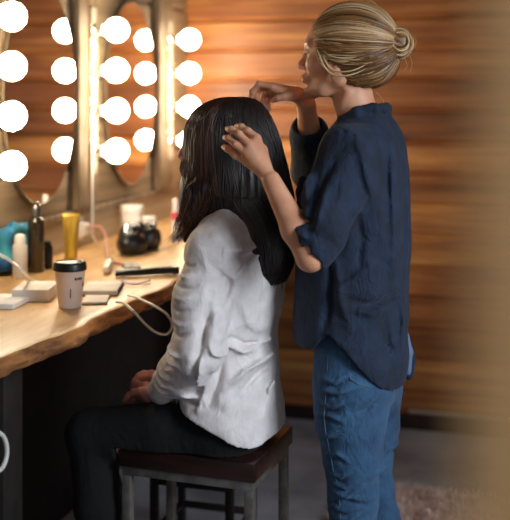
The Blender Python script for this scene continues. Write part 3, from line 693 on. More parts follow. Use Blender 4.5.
# ---------------------------------------------------------------- standing stylist
def stylist():
    Y = 2.52; o = W(343.5, 54.5, Y); pitch = math.radians(2); yaw = 0
    root = empty('person', (W(350,400,Y)[0], Y, 0), 'standing stylist with blonde bun, navy shirt and blue jeans arranging the dark hair', 'person')
    P = lambda x, y, dy=0: W(x, y, Y+dy)
    # ---- body
    f = Field((-.86, 2.06, -.01), (-.24, 2.86, 1.74), .0038)
    head(f, o, pitch, yaw)
    f.chain([P(353,78), P(353,100), P(362,126)], [.046,.046,.056], .014)
    f.chain([P(340,114,-.03), P(348,92,-.045)], [.006,.006], .014)
    f.loft(px_loft([(122,352,384,.055),(138,337,394,.13),(152,326,398,.155),(200,318,397,.145),(260,320,392,.125),(300,322,392,.135),(350,322,394,.15),(385,326,394,.15)], Y), .03)
    # near arm (her left): shoulder, elbow, wrist
    ns, ne, nw = P(348,156,-.165), W(310,257,2.235), W(271,180,2.275)
    f.chain([ns, (ns+ne)/2, ne], [.036,.032,.027], .02); mid = ne*.65+nw*.35
    f.chain([ne, mid, nw], [.029,.032,.0215], .015); f.ell(ne+[.002,0,-.006], (.025,.027,.022), .015)
    Yh = 2.285
    kn = [W(257,138,Yh+.020), W(250,145,Yh-.002), W(246,153,Yh-.006), W(245.5,161,Yh+.004)]
    tp = [[W(248,131,Yh+.025), W(241.5,127,Yh+.033), W(237,126,Yh+.047)],
          [W(239,134,Yh+.000), W(231.5,129.5,Yh+.010), W(227.5,129,Yh+.028)],
          [W(235.5,144.5,Yh-.004), W(228.5,138.5,Yh+.006), W(225,137.5,Yh+.024)],
          [W(235.5,155.5,Yh+.006), W(228,149,Yh+.014), W(224,147,Yh+.03)]]
    hand(f, nw+(W(265,171,Yh)-nw)*.6, kn, tp, [W(262,150,Yh+.035), W(256,140,Yh+.06), W(250,134,Yh+.075)], .0125, .0088)
    # far arm (her right)
    fs, fe, fw = P(352,156,.165), W(314,170,2.74), W(306,104,2.60)
    f.chain([fs, (fs+fe)/2+[0,0,-.03], fe], [.046,.040,.034], .02)
    f.chain([fe, fe*.6+fw*.4, fw], [.033,.034,.0225], .015)
    Yf = 2.56
    fwr = W(300,95,2.585)
    f.cone(fw, fwr, .0225, .0175, .012)
    kn = [W(272,87,Yf-.035), W(271,89,Yf-.014), W(272,92,Yf+.008), W(275,95,Yf+.028)]
    tp = [[W(259,84,Yf-.040), W(252.5,92,Yf-.038), W(250.5,100,Yf-.032)],
          [W(261,87.5,Yf-.018), W(256.5,96,Yf-.016), W(256.5,104,Yf-.010)],
          [W(264.5,93,Yf+.006), W(262,101,Yf+.008), W(265,108,Yf+.010)],
          [W(269,97,Yf+.026), W(267,103,Yf+.028), W(269,109,Yf+.028)]]
    hand(f, fwr, kn, tp, [W(291,95,Yf-.015), W(284,96.5,Yf-.032), W(278,98,Yf-.036), W(273,100.5,Yf-.032)], .0135, .0088)
    # legs and feet inside the jeans
    for s, hp, kne, an, tx in ((-1,(350,385),(349,500),(352,680),(318,712)), (1,(366,385),(372,490),(392,676),(360,708))):
        a, b, c = P(*hp, s*.085), P(*kne, s*.085), P(*an, s*.08); c[2] = .09
        f.chain([a, b, c], [.068,.046,.034], .02); t = np.array([c[0]-.14, c[1], .03]); h = np.array([c[0]+.03, c[1], .03])
        f.chain([c, h, t], [.034,.028,.022], .02)
    f.cut(lambda X, Yg, Z: (.006-Z)+0*X+0*Yg)
    V, Q = f.mesh(); body = mesh_np('body', V, Q, [M['skin_fair'], M['lips']], root)
    paint(body, [(1, hpt(o,.1,0,-.056,pitch,yaw), (.016,.022,.0115), hrot(pitch,yaw))])
    face_bits(root, o, pitch, yaw)
    # ---- hair: cap, swept strands, bun
    c0 = hpt(o,-.026,0,.020,pitch); R = hrot(pitch); rad = np.array([.1115,.090,.108])
    bunc = W(399,43,Y-.005); A_full = None
    f = Field(o-[.16,.14,.16], o+[.21,.14,.16], .0035)
    f.ell(c0, rad, .0, R); f.ell(hpt(o,-.070,0,-.020,pitch), (.055,.066,.060), .03, R)
    def grooves(X, Yg, Z):
        rx, ry, rz = X-bunc[0], Yg-bunc[1], Z-bunc[2]; a = np.arctan2(rz, ry+0*rz); b_ = np.arctan2(np.hypot(ry, rz), -rx)
        return .0022*np.sin(a*9+4*np.sin(b_*2.2)+1)+.0012*np.sin(a*27+5*np.sin(b_*2.7))+.0007*np.sin(a*71+4*np.sin(b_*3)+1)
    f.disp(grooves)
    A_full = f.A.copy(); flo, fh = f.lo.copy(), f.h
    def reach(d):
        rr = np.arange(.05, .18, .0012); q = c0+rr[:,None]*d; ii = np.clip(((q-flo)/fh).round().astype(int), 0, np.array(A_full.shape)-1); ins = A_full[ii[:,0], ii[:,1], ii[:,2]] < 0
        return rr[np.nonzero(ins)[0].max()] if ins.any() else .08
    # open the face: hairline plane and the area in front of the ear
    def hairline(X, Yg, Z):
        fx = -(X-o[0]); z = Z-o[2]; cf, sf = math.cos(-pitch), math.sin(-pitch); ff = fx*cf+z*sf; zz = -fx*sf+z*cf
        lim = np.interp(zz.ravel() if zz.size < 5 else zz, [-.12,-.075,-.045,-.02,.0,.03,.06,.085,.12], [-.06,-.048,-.022,.022,.034,.052,.066,.082,.12])
        return ff-lim+.30*(np.abs(Yg-o[1])-.07)*((zz > .02)*1)
    f.cut(lambda X, Yg, Z: hairline(X, Yg, Z), .012)
    f.cone(bunc+[-.028,0,-.006], bunc, .020, .026, .012); f.ell(bunc, (.030,.030,.034), .01)
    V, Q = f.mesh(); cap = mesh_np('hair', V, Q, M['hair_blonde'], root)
    off = np.array(root.location)
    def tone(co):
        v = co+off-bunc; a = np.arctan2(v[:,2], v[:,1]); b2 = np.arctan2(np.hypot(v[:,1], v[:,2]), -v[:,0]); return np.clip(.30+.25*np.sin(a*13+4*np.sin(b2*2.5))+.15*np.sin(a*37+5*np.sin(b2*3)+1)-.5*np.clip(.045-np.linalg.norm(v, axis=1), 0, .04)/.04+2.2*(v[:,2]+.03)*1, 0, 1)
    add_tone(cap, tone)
    rg = np.random.default_rng(11); paths = []; rs = []; tn = []
    bd = R.T@(bunc-c0)/rad; bd /= np.linalg.norm(bd)
    for i in range(900):
        # start points all round the hairline and across the cap
        s = rg.choice([-1,1], p=[.72,.28]); u = rg.uniform(0,1)
        fz = np.interp(u, [0,.25,.5,.7,.85,1], [.095,.070,.030,-.018,-.060,-.085]); ff = np.interp(fz, [-.12,-.075,-.045,-.02,.0,.03,.06,.085,.12], [-.06,-.040,-.012,.026,.040,.058,.072,.070,.06])
        side = s*np.interp(u, [0,.3,.6,1], [.015,.055,.075,.055])*rg.uniform(.75,1.05)
        d0 = R.T@(hpt(o,ff+rg.uniform(-.03,.002),side,fz+rg.uniform(-.008,.008),pitch)-c0)/rad; d0 /= np.linalg.norm(d0)
        if i > 620:      # lower back of the head, behind the ear
            d0 = R.T@(hpt(o, rg.uniform(-.10,.0), s*rg.uniform(.03,.085), rg.uniform(-.095,-.005), pitch)-c0)/rad; d0 /= np.linalg.norm(d0); fz = -.05; u = rg.uniform(.4,1)
        om = math.acos(np.clip(d0@bd, -1, 1)); t = np.linspace(0, .97, 22)
        d = (np.sin((1-t)*om)[:,None]*d0+np.sin(t*om)[:,None]*bd)/math.sin(om)
        sag = np.sin(t*PI)*(rg.uniform(.02,.24) if -.03 < fz < .075 else rg.uniform(-.10,.12)); d[:,2] -= sag; d /= np.linalg.norm(d, axis=1)[:,None]
        lift = 1.0+.016*np.sin(t*PI)*rg.uniform(0,1.6)+rg.uniform(-.008,.012)
        q = c0+(d*rad*np.expand_dims(lift,1) if np.ndim(lift) else d*rad*lift)@R.T
        if i > 560:
            vv = q-c0; ln = np.linalg.norm(vv, axis=1); sf = np.array([reach(v_/l_) for v_, l_ in zip(vv, ln)]); sf = np.convolve(np.pad(sf, 2, mode='edge'), np.ones(5)/5, 'valid'); q = c0+vv/ln[:,None]*np.maximum(sf+.0012+rg.uniform(-.001,.003), ln*.97)[:,None]
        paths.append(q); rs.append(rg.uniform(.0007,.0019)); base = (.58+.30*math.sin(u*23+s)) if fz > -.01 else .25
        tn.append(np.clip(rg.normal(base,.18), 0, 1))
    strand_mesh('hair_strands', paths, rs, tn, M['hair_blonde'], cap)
    paths = []; rs = []; tn = []
    for i in range(170):                                   # twisted bun: loops round its axis, which points out to the camera side
        th0 = rg.uniform(0, 2*PI); r0 = rg.uniform(.016,.033); t = np.linspace(0, rg.uniform(1.2,1.9)*PI, 22)
        hgt = math.sqrt(max(.0338**2-r0**2, 0))*rg.choice([-1,1])*rg.uniform(.6,1.1); r_ = r0*(1+.05*np.sin(3*t+th0))
        ax = np.array([.25,-.95,.1]); ax /= np.linalg.norm(ax); e1 = np.cross(ax, [0,0,1]); e1 /= np.linalg.norm(e1); e2 = np.cross(ax, e1)
        q = bunc+ax*(hgt+.006*np.sin(t+th0))[:,None]+e1*(r_*np.cos(t+th0))[:,None]+e2*(r_*1.12*np.sin(t+th0))[:,None]
        paths.append(q); rs.append(rg.uniform(.0012,.0028)); tn.append(np.clip(rg.normal(.6,.22), 0, 1))
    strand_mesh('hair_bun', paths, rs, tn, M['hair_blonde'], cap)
    paths = []; rs = []; tn = []
    def wisp(pts, r=.0006, t=.7): paths.append(np.array(spline(pts, 8))); rs.append(r); tn.append(t)
    wisp([P(313,32,-.03), P(318,50,-.065), P(324,66,-.08), P(334,75,-.085), P(350,75,-.088), P(368,68,-.08)], .0022, .95)
    wisp([P(314,30,-.03), P(316,50,-.06), P(321,64,-.075), P(330,72,-.083)], .0016, .9)
    wisp([P(317,28,-.04), P(322,52,-.07), P(331,69,-.083), P(350,71,-.088), P(372,62,-.075)], .002, .9)
    wisp([P(408,52,-.01), P(412,62,-.01), P(410,74,-.01)]); wisp([P(404,56,-.02), P(407,66,-.02), P(403,72,-.02)]); wisp([P(352,4), P(366,-2), P(380,8), P(392,24)], .0009)
    wisp([P(336,6), P(352,-1), P(372,2), P(390,18), P(396,30)], .0009); wisp([P(312,32), P(309,40), P(312,48,-.02)]); wisp([P(376,92), P(383,100), P(384,108)]); wisp([P(410,34), P(416,40), P(414,50)])
    strand_mesh('loose_hair', paths, rs, tn, M['hair_blonde'], cap)
    # ---- shirt
    f = Field((-.70, 2.10, .70), (-.24, 2.88, 1.46), .0045)
    rows = [(107,352,384,.052),(112,343,386,.066),(120,338,393,.095),(130,331,399,.140),(145,324,404,.178),(165,318,407,.190),(200,310,409,.185),(230,303,409,.178),(262,299,408,.172),(300,298,407,.172),(330,297,408,.176),(352,297,409,.178),(380,300,406,.172),(410,304,404,.165)]
    f.loft(px_loft(rows, Y), .02, p=2.15)
    f.chain([P(349,150,-.15), ns*.3+ne*.7+[.006,0,0]], [.064,.058], .03)
    cu = ns*.12+ne*.88
    f.chain([ns*.55+ne*.45, ns*.3+ne*.7+[.004,0,0], cu], [.060,.058,.047], .02)
    cd = fe*.60+fw*.40
    f.chain([P(352,150,.15), fe], [.064,.060], .03); f.chain([fe, cd], [.060,.050], .02)
    # rolled cuffs
    def ring(c, ax, r, h, rr):
        ax = ax/np.linalg.norm(ax); f.cone(c-ax*h/2, c+ax*h/2, r, r*.98, .004)
        f.cone(c-ax*h*.1, c+ax*h*.1, r+rr, r+rr, .006)
    ring(ne*.90+ns*.10+[.002,0,.004], ne-ns, .047, .026, .003); ring(fe*.5+fw*.5, fw-fe, .049, .024, .004)
    # open ends of the sleeves
    va = (nw-ne)/np.linalg.norm(nw-ne)
    q1, q2 = W(296,236,2.235), W(318,263,2.235); dv = q2-q1; nn = np.array([dv[2], -dv[0]]); nn = nn/np.linalg.norm(nn); nn = nn if nn[0] < 0 else -nn
    f.cut(lambda X, Yg, Z: np.where((Yg < 2.325) & (X < W(335,0,2.235)[0]) & (Z < W(0,215,2.235)[2]), (X-q1[0])*nn[0]+(Z-q1[2])*nn[1]+.0*Yg, -1.), .004); f.cone(ne*.9+nw*.1, nw, .033, .034, .003, 's'); f.cone(ne+(nw-ne)*.0+(ne-ns)*.0, ne+(ne-ns)*.3, .033, .036, .003, 's')
    vb = (fw-fe)/np.linalg.norm(fw-fe); f.cone(fe*.42+fw*.58, fw+vb*.05, .039, .05, .003, 's')
    # collar
    f.chain([P(342,121,-.045), P(357,112,-.066), P(374,108,-.055), P(384,109,-.025), P(385,109,.02), P(374,109,.055), P(352,113,.066)], [.011,.014,.014,.013,.013,.013,.012], .006)
    f.chain([P(334,131,-.05), P(342,121,-.06), P(357,115,-.074)], [.007,.012,.012], .006)
    f.cone(P(357,110), P(352,84), .046, .056, .003, 's')
    # folds
    f.disp(lambda X, Yg, Z: -.0045*pn(X, Yg, Z*.35, 42, 21)-.0026*pn(X, Yg, Z*.6, 90, 22))
    A = []
    A += [([(345,150),(333,170),(325,200),(322,240)], .010, -.010), ([(352,135),(366,150),(372,180),(374,230)], .010, .006), ([(330,135),(345,128),(358,132),(362,150)], .004, .005),
          ([(392,130),(396,180),(397,240),(395,300)], .007, -.009), ([(386,125),(390,170),(390,240),(389,300)], .008, .008), ([(401,140),(404,200),(404,260)], .007, .006),
          ([(345,300),(365,308),(385,304),(398,300)], .007, -.007), ([(350,310),(370,316),(390,312)], .008, .006), ([(330,300),(345,285),(366,272),(380,258)], .008, .006),
          ([(325,250),(330,280),(328,310),(320,338)], .008, -.008), ([(335,262),(340,300),(350,330)], .009, .006), ([(355,200),(360,240),(352,280)], .010, -.005),
          ([(395,305),(398,330),(396,370)], .007, .007), ([(380,320),(382,350),(392,380)], .008, -.006), ([(365,160),(380,200),(380,260)], .009, .005),
          ([(304,205),(314,215),(328,214)], .006, -.007), ([(302,216),(314,226),(328,232)], .006, .007), ([(299,232),(310,240),(322,252)], .005, -.007), ([(300,240),(312,247),(322,246)], .005, .006),
          ([(316,160),(312,180),(320,205)], .007, .006), ([(325,165),(321,190),(312,205)], .006, -.006), ([(334,175),(334,200),(328,220)], .007, .006), ([(306,190),(300,205),(302,225)], .006, .006),
          ([(308,260),(318,254),(322,240)], .005, -.006)]
    strokes(f, [(a, w*1.15, m*1.7) for a, w, m in A], 2.34, ymax=Y-.02)
    # curved hem, long tail behind; hollow underneath
    hx = [W(p[0], p[1], 2.36) for p in ((293,351),(304,351),(313,350),(320,341),(330,334),(345,349),(360,369),(375,388),(388,399),(398,402),(408,394),(416,386))]
    xs = np.array([p[0] for p in hx]); zs = np.array([p[2] for p in hx])
    f.cut(lambda X, Yg, Z: (np.interp(X.ravel(), xs, zs).reshape(X.shape)+.006*np.sin(X*60)*0-Z)+0*Yg)
    B = f.A.copy(); X, Yg, Z = f.grid(); inner = np.maximum(-(B+.009), -( (np.interp(X.ravel(), xs, zs).reshape(X.shape)+.05)-Z)*-1*0-9)
    g = f.A.copy(); inn = f.A*0
    f2 = Field((-.70, 2.10, .70), (-.24, 2.88, 1.46), .0045)
    rows2 = [(r[0], r[1]+4.5, r[2]-4.5, r[3]-.012) for r in rows if r[0] > 300]+[(290,318,392,.10)]
    f2.loft(px_loft(sorted(rows2), Y), .0, p=2.15); f.A = np.maximum(f.A, -f2.A).astype(np.float32)
    V, Q = f.mesh(); shirt = mesh_np('shirt', V, Q, [M['shirt']], root)
    # chest pocket flap standing off the front, and the light tail lining behind
    f = Field(P(310,200)-[.08,.25,.08], P(300,200)+[.08,.1,.08], .004)
    f.chain([W(303,180,2.40), W(301,192,2.38), W(300.5,206,2.37)], [.010,.012,.008], .006); V, Q = f.mesh(); mesh_np('shirt_pocket', V, Q, M['shirt'], shirt)
    f = Field(P(408,360)-[.05,.15,.08], P(408,360)+[.05,.18,.08], .004)
    f.chain([P(405,335,.05), P(408,352,.05), P(408,372,.05)], [.010,.012,.008], .005); V, Q = f.mesh(); mesh_np('tail_lining', V, Q, M['shirt_in'], shirt)
    f = Field(P(408,360)-[.05,.15,.08], P(408,360)+[.06,.22,.08], .004)
    f.chain([P(409,345,.09), P(411,360,.09), P(409,376,.085)], [.008,.012,.010], .005); V, Q = f.mesh(); mesh_np('shirt_tail', V, Q, M['shirt'], shirt)
    # ---- jeans
    f = Field((-.70, 2.26, .0), (-.26, 2.80, .98), .0045)
    f.loft(px_loft([(318,320,392,.130),(340,317,396,.150),(360,317,398,.160),(385,317,397,.162),(400,319,394,.158)], Y), .03, p=2.3)
    kn_, kf = P(353,497,-.090), P(371,487,.080)
    f.chain([P(352,385,-.080), P(351,420,-.085), P(353,455,-.088), kn_, P(353,545,-.09), P(354,600,-.09), P(354,672,-.088)], [.087,.081,.068,.057,.055,.048,.041], .018)
    f.chain([P(371,385,.075), P(369,425,.080), P(367,455,.080), kf, P(378,520,.08), P(388,570,.08), P(394,668,.078)], [.080,.072,.062,.053,.054,.047,.041], .018)
    f.cut(lambda X, Yg, Z: (.075-Z)+0*X+0*Yg)
    f.disp(lambda X, Yg, Z: -.0008*pn(X, Yg, Z*2, 55, 31)-.0010*pn(X*.4, Yg*.4, Z, 170, 32))
    J = []
    for y0, a, L_ in ((372,5,40),(384,3,46),(398,4,34),(412,-3,30),(430,2,22),(468,4,26),(478,5,36),(487,4,40),(495,-3,42),(503,3,40),(511,4,38),(452,-4,22)):
        xl = 318 if y0 < 440 else 330; J += [([(xl-2,y0), (xl+L_*.5,y0+a), (xl+L_,y0-a)], .0045, .0060), ([(xl,y0+5), (xl+L_*.5,y0+5+a), (xl+L_,y0+5-a)], .0045, -.0050)]
    J += [([(383,388),(377,395),(366,400)], .004, .006), ([(380,395),(370,405),(356,408)], .004, -.006), ([(372,484),(382,478),(392,480)], .004, -.006), ([(374,476),(384,472),(392,474)], .004, .006)]
    strokes(f, [(a, w*1.1, m*1.4) for a, w, m in J], 2.40)
    V, Q = f.mesh(); jeans = mesh_np('jeans', V, Q, M['denim'], root)
    def on_surface(px, py, cone=None):
        # first hit of the jeans surface along +Y at this x,z
        w_ = W(px, py, 2.40); i = int(round((w_[0]-f.lo[0])/f.h)); k = int(round((w_[2]-f.lo[2])/f.h)); col = f.A[i,:,k]; j = np.argmax(col < 0)
        return np.array([w_[0], f.ax[1][j]-.0035, w_[2]])
    b = MB(); off = np.array(root.location)
    b.tube([tuple(on_surface(*q)-off) for q in ((330,352),(330,370),(329,390),(328,410),(329,425),(332,445),(336,465),(340,485),(342,500),(343,515))], .0014, 6); b.build('side_seam', M['thread'], jeans)
    b = MB(); b.tube([tuple(on_surface(*q)-off) for q in ((352,356),(353,366),(354,374),(362,379),(372,383))], .0014, 6); b.build('pocket_stitching', M['thread'], jeans)
    # ---- shoes
    for s, ax in ((-1, 354), (1, 394)):
        c = P(ax, 680, s*.082); f = Field((c[0]-.24, c[1]-.08, -.002), (c[0]+.09, c[1]+.08, .16), .005)
        f.chain([(c[0],c[1],.10), (c[0]+.02,c[1],.045), (c[0]-.07,c[1],.042), (c[0]-.16,c[1],.032)], [.046,.042,.042,.036], .02)
        f.cut(lambda X, Yg, Z: (.001-Z)+0*X+0*Yg); f.cut(lambda X, Yg, Z: (Z-.12)+0*X+0*Yg); V, Q = f.mesh(); mesh_np('shoe', V, Q, M['shoe'], root)
    # bracelet on the far wrist
    wr = fw*.62+fe*.38; ax = (fw-fe)/np.linalg.norm(fw-fe); e1 = np.cross(ax, [0,1,0]); e1 /= np.linalg.norm(e1); e2 = np.cross(ax, e1)
    b = MB(); b.tube([tuple(wr+(e1*math.cos(t)+e2*math.sin(t))*.0295-off) for t in np.linspace(0, 2*PI, 30)], .0028, 6, cap=False); b.build('bracelet', M['bracelet'], root)
stylist()
# ---------------------------------------------------------------- seated woman
def seated():
    Y = 2.49; o = W(221, 147, Y); pitch = 0
    root = empty('person', (W(240,440,Y)[0], Y, .6), 'seated woman with long dark hair, white blouse and black trousers on the bar stool', 'person')
    P = lambda x, y, dy=0: W(x, y, Y+dy)
    f = Field((-1.30, 2.16, .005), (-.58, 2.78, 1.46), .0042)
    head(f, o)
    f.chain([P(230,172), P(232,192), P(238,220)], [.052,.050,.058], .02)
    f.loft(px_loft([(214,218,256,.09),(232,212,260,.13),(260,208,262,.13),(320,206,258,.11),(380,204,258,.12),(420,200,266,.13),(440,206,262,.11)], Y), .03)
    ns, ne, nw = P(212,252,-.152), W(196,354,2.265), W(158,394,2.41)
    f.chain([ns, ne], [.044,.036], .02); f.chain([ne, ne*.6+nw*.4, nw], [.036,.033,.022], .015)
    fs, fe, fw = P(218,252,.152), W(198,352,2.72), W(165,380,2.56)
    f.chain([fs, fe], [.044,.036], .02); f.chain([fe, fe*.6+fw*.4, fw], [.036,.033,.022], .015)
    # near hand lies over the far thigh side, far hand folded above it
    def px(a): return [W(*q) for q in a]
    f_w = W(152,396,2.42); kn = px([(141,391,2.40),(140,393,2.42),(139.5,395.5,2.44),(139,398,2.46)])
    tp = [px([(134,392,2.405),(129,395,2.41),(125.5,399,2.415)]), px([(132,394,2.425),(127,397,2.43),(124,401,2.435)]), px([(132,397,2.445),(127.5,400,2.45),(125,403,2.455)]), px([(133,400,2.462),(129.5,402.5,2.465),(127,404.5,2.468)])]
    hand(f, f_w, kn, tp, px([(146,387,2.435),(139,385.5,2.445),(134,387,2.45)]), .0125, .0085)
    g_w = W(160,381,2.55); kn = px([(147,377.5,2.49),(145,379.5,2.505),(143.5,382,2.52),(142.5,385,2.535)])
    tp = [px([(140,377,2.47),(135.5,380,2.46),(134,386,2.455)]), px([(138,380,2.488),(133.5,383.5,2.478),(132,389,2.475)]), px([(137,383,2.505),(133.5,387,2.50),(132,392,2.495)]), px([(137,386.5,2.522),(134.5,390,2.518),(133.5,394,2.515)])]
    hand(f, g_w, kn, tp, px([(152,375,2.50),(144,374,2.475),(138,375.5,2.46)]), .0125, .0085)
    for s in (-1,1):
        hp, kne, an = P(236,430,s*.07), W(90,434,Y+s*.105), W(112,575,Y+s*.09)
        f.chain([hp, kne], [.06,.05], .02); an[2] = .16; f.chain([kne, an], [.048,.032], .02); t = an+[-.10,0,-.115]; f.chain([an, an+[.02,0,-.03], t], [.032,.027,.02], .02)
    V, Q = f.mesh(); body = mesh_np('body', V, Q, [M['skin_seated'], M['lips']], root)
    paint(body, [(1, hpt(o,.1,0,-.056), (.016,.022,.0115), hrot())])
    face_bits(root, o, 0, 0)
    # ---- hair
    sec = [  # photo y, front, back, half width, centre dy
        (97.5,229,243,.018),(99,218,251,.040),(102,209,257,.058),(107,200,262,.074),(114,193,267,.086),(124,188,272,.095),(138,185,277,.102),(155,184,282,.106),(172,183,286,.108),(190,182,290,.108),(206,182,292,.106),(216,184,293,.100)]
    f = Field((-1.02, 2.28, .86), (-.58, 2.72, 1.47), .0042)
    f.loft(px_loft(sec, Y), .0, p=2.1)
    back = [(150,240,274,.088),(168,238,281,.094),(182,215,288,.104),(195,206,291,.106),(208,222,292,.106),(222,238,293,.105),(240,246,295,.105),(258,254,293,.100),(270,260,289,.090),(281,266,285,.06)]
    lockn = [P(201,190,-.080), P(196,208,-.088), P(191,224,-.085), P(185,241,-.075)]
    lockf = [P(201,190,.080), P(196,208,.088), P(191,224,.085), P(187,241,.075)]
    # lower cut between the front locks and the back fall (shoulder and collar show)
    def low(X, Yg, Z): return np.interp(X.ravel(), [W(180,0,Y)[0], W(195,0,Y)[0], W(206,0,Y)[0], W(222,0,Y)[0], W(240,0,Y)[0], W(262,0,Y)[0], W(290,0,Y)[0]],
        [W(0,y,Y)[2] for y in (214,216,214,203,206,214,216)]).reshape(X.shape)-Z+0*Yg
    f.cut(low, .01)
    f.loft(px_loft([r_ for r_ in back if r_[0] < 275], Y), .015, p=2.1)
    for L_ in (lockn, lockf): f.chain(L_, [.032,.020,.011,.004], .02)
    f.ell(hpt(o,.105,0,-.030), (.062,.056,.085), .006, None, 's')
    f.cone(P(226,215), P(232,262), .075, .085, .01, 's'); f.ell(P(238,262), (.085,.20,.115), .01, None, 's') if False else None
    cx0 = W(236,150,Y)[0]
    def gr(X, Yg, Z):
        a = np.arctan2(Yg-Y, X-cx0); return .0012*np.sin(a*38+1.5*np.sin(Z*14))+.0009*np.sin(a*83+2*np.sin(Z*22+1))
    f.disp(gr)
    V, Q = f.mesh(); hb = mesh_np('hair', V, Q, M['hair_dark'], root)
    off = np.array(root.location)
    add_tone(hb, lambda co: np.clip(.22+.15*np.sin(np.arctan2(co[:,1], co[:,0]+off[0]-cx0)*29)+.55*np.clip((-(co[:,0]+off[0]-cx0)-.04)*6, 0, 1)*np.clip((1.16-co[:,2]-off[2])*5, 0, 1), 0, 1))  # low front part lighter: backlight put into the hair tone
    rg = np.random.default_rng(23); paths = []; rs = []; tn = []
    S = px_loft(sec, Y); S.sort(key=lambda r: -r[0]); Bk = px_loft([r_ for r_ in back if r_[0] >= 194], Y); Bk.sort(key=lambda r: -r[0])
    def pt(row, th, e=1.0):
        xc, a = (row[1]+row[2])/2, (row[2]-row[1])/2; c, s = math.cos(th), math.sin(th); p = 2.1
        k = (abs(c)**p+abs(s)**p)**(-1/p); return np.array([xc+a*k*c*e, row[3]+row[4]*k*s*e, row[0]])
    for i in range(2600):
        th = rg.uniform(0, 2*PI); fr = abs(((th-PI)+PI) % (2*PI)-PI)           # angle from the front (-X)
        if rg.uniform() < .35: th = -rg.uniform(.3, 2.6); fr = abs(((th-PI)+PI) % (2*PI)-PI)
        if fr < .62: continue
        e = rg.uniform(.985,1.022); ph = rg.uniform(0,6.28); pts = []
        if fr < 1.45:      # front lock
            L_ = lockn if math.sin(th) < 0 else lockf; up = [r for r in S if r[0] > L_[0][2]+.03]
            pts = [pt(r, th+.05*math.sin(ph+k*.6), e) for k, r in enumerate(up)]
            u, v = rg.uniform(-1,1), rg.uniform(-1,1); n_ = rg.integers(2,5)
            for j, c in enumerate(L_[:n_]):
                rr = [.034,.027,.021,.018][j]; w_ = .009*math.sin(ph+j*1.9)*j
                pts.append(c+np.array([u*rr+w_, (-1 if math.sin(th) < 0 else 1)*abs(v)*rr*.9, rg.uniform(-.006,.006)]))
        elif fr < 1.85 and rg.uniform() < .5:
            end = W(0, rg.uniform(180,226), Y)[2]; pts = [pt(r, th+.04*math.sin(ph+k*.5), e) for k, r in enumerate(S) if r[0] > end]
        else:
            up = [r for r in S if r[0] > W(0,185,Y)[2]]; pts = [pt(r, th+.05*math.sin(ph+k*.5), e) for k, r in enumerate(up)]
            th2 = ((th+PI) % (2*PI))-PI; th2 = np.sign(th2)*min(abs(th2)*1.15, 2.3)*.9
            n_ = rg.integers(4, len(Bk)+1)
            for j, r in enumerate(Bk[:n_]): pts.append(pt(r, th2+.06*math.sin(ph+j), e+.01*math.sin(ph+j*2)))
        if len(pts) < 4: continue
        q = np.array(spline(pts, 4)); q[:,0] += .0015*np.sin(np.arange(len(q))*.5+ph)
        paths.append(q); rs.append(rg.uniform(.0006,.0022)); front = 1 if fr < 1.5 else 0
        tn.append(np.clip(rg.normal(.20+.45*front,.16), 0, 1))  # front strands lightened, backlight put into their tone
    strand_mesh('hair_strands', paths, rs, tn, M['hair_dark'], hb)
    paths = []; rs = []; tn = []
    def curl(x, y, dy, L_, amp, r=.0011, turns=1.4, ph=0):
        t = np.linspace(0, 1, 26); c = P(x, y, dy); q = np.stack([c[0]-.01*t+amp*t*np.sin(t*turns*2*PI+ph), c[1]+amp*t*np.cos(t*turns*2*PI+ph), c[2]-L_*t], 1); paths.append(q); rs.append(r); tn.append(.55)
    for k in range(30):
        curl(rg.uniform(184,202), rg.uniform(195,222), rg.uniform(-.10,-.05), rg.uniform(.04,.085), rg.uniform(.005,.016), rg.uniform(.0006,.0016), rg.uniform(.8,1.7), rg.uniform(0,6))
    strand_mesh('curled_ends', paths, rs, tn, M['hair_dark'], hb); paths = []; rs = []; tn = []
    for k in range(40): curl(rg.uniform(262,286), rg.uniform(250,268), rg.uniform(-.07,.02), rg.uniform(.03,.06), rg.uniform(.003,.009), rg.uniform(.0006,.0014), rg.uniform(.5,1.2), rg.uniform(0,6))
    strand_mesh('curled_ends', paths, rs, tn, M['hair_dark'], hb)
    # ---- blouse
    f = Field((-1.08, 2.12, .58), (-.58, 2.86, 1.25), .0042)
    rows = [(207,224,252,.062),(213,216,260,.100),(222,209,266,.140),(234,204,271,.168),(252,200,277,.182),(280,198,280,.180),(305,196,279,.166),(330,194,274,.156),(345,192,275,.156),(365,189,276,.162),(385,185,277,.170),(405,181,280,.180),(430,180,281,.182),(462,186,279,.178)]
    f.loft(px_loft(rows, Y), .02, p=2.2)
    for (a, e, w_, sg) in ((ns, ne, nw, -1), (fs, fe, fw, 1)):
        f.chain([a+[0,-sg*.01,.004], a*.5+e*.5+[-.008,0,0], e], [.056,.062,.056], .022)
        f.chain([P(233,214,sg*.045), P(224,231,sg*.10), a+[0,0,.004]], [.028,.044,.054], .03)
        f.chain([e, e*.6+w_*.4, w_*.92+e*.08], [.055,.049,.033], .02)
    f.cone(P(236,200), P(237,226), .052, .046, .004, 's')                        # neck opening
    for a, w_ in ((ne, nw), (fe, fw)):
        v = (w_-a)/np.linalg.norm(w_-a); f.cone(w_*.96+a*.04, w_+v*.05, .026, .05, .003, 's')
    f.disp(lambda X, Yg, Z: -.0040*pn(X, Yg, Z*.5, 44, 41)-.0022*pn(X, Yg, Z, 100, 42))
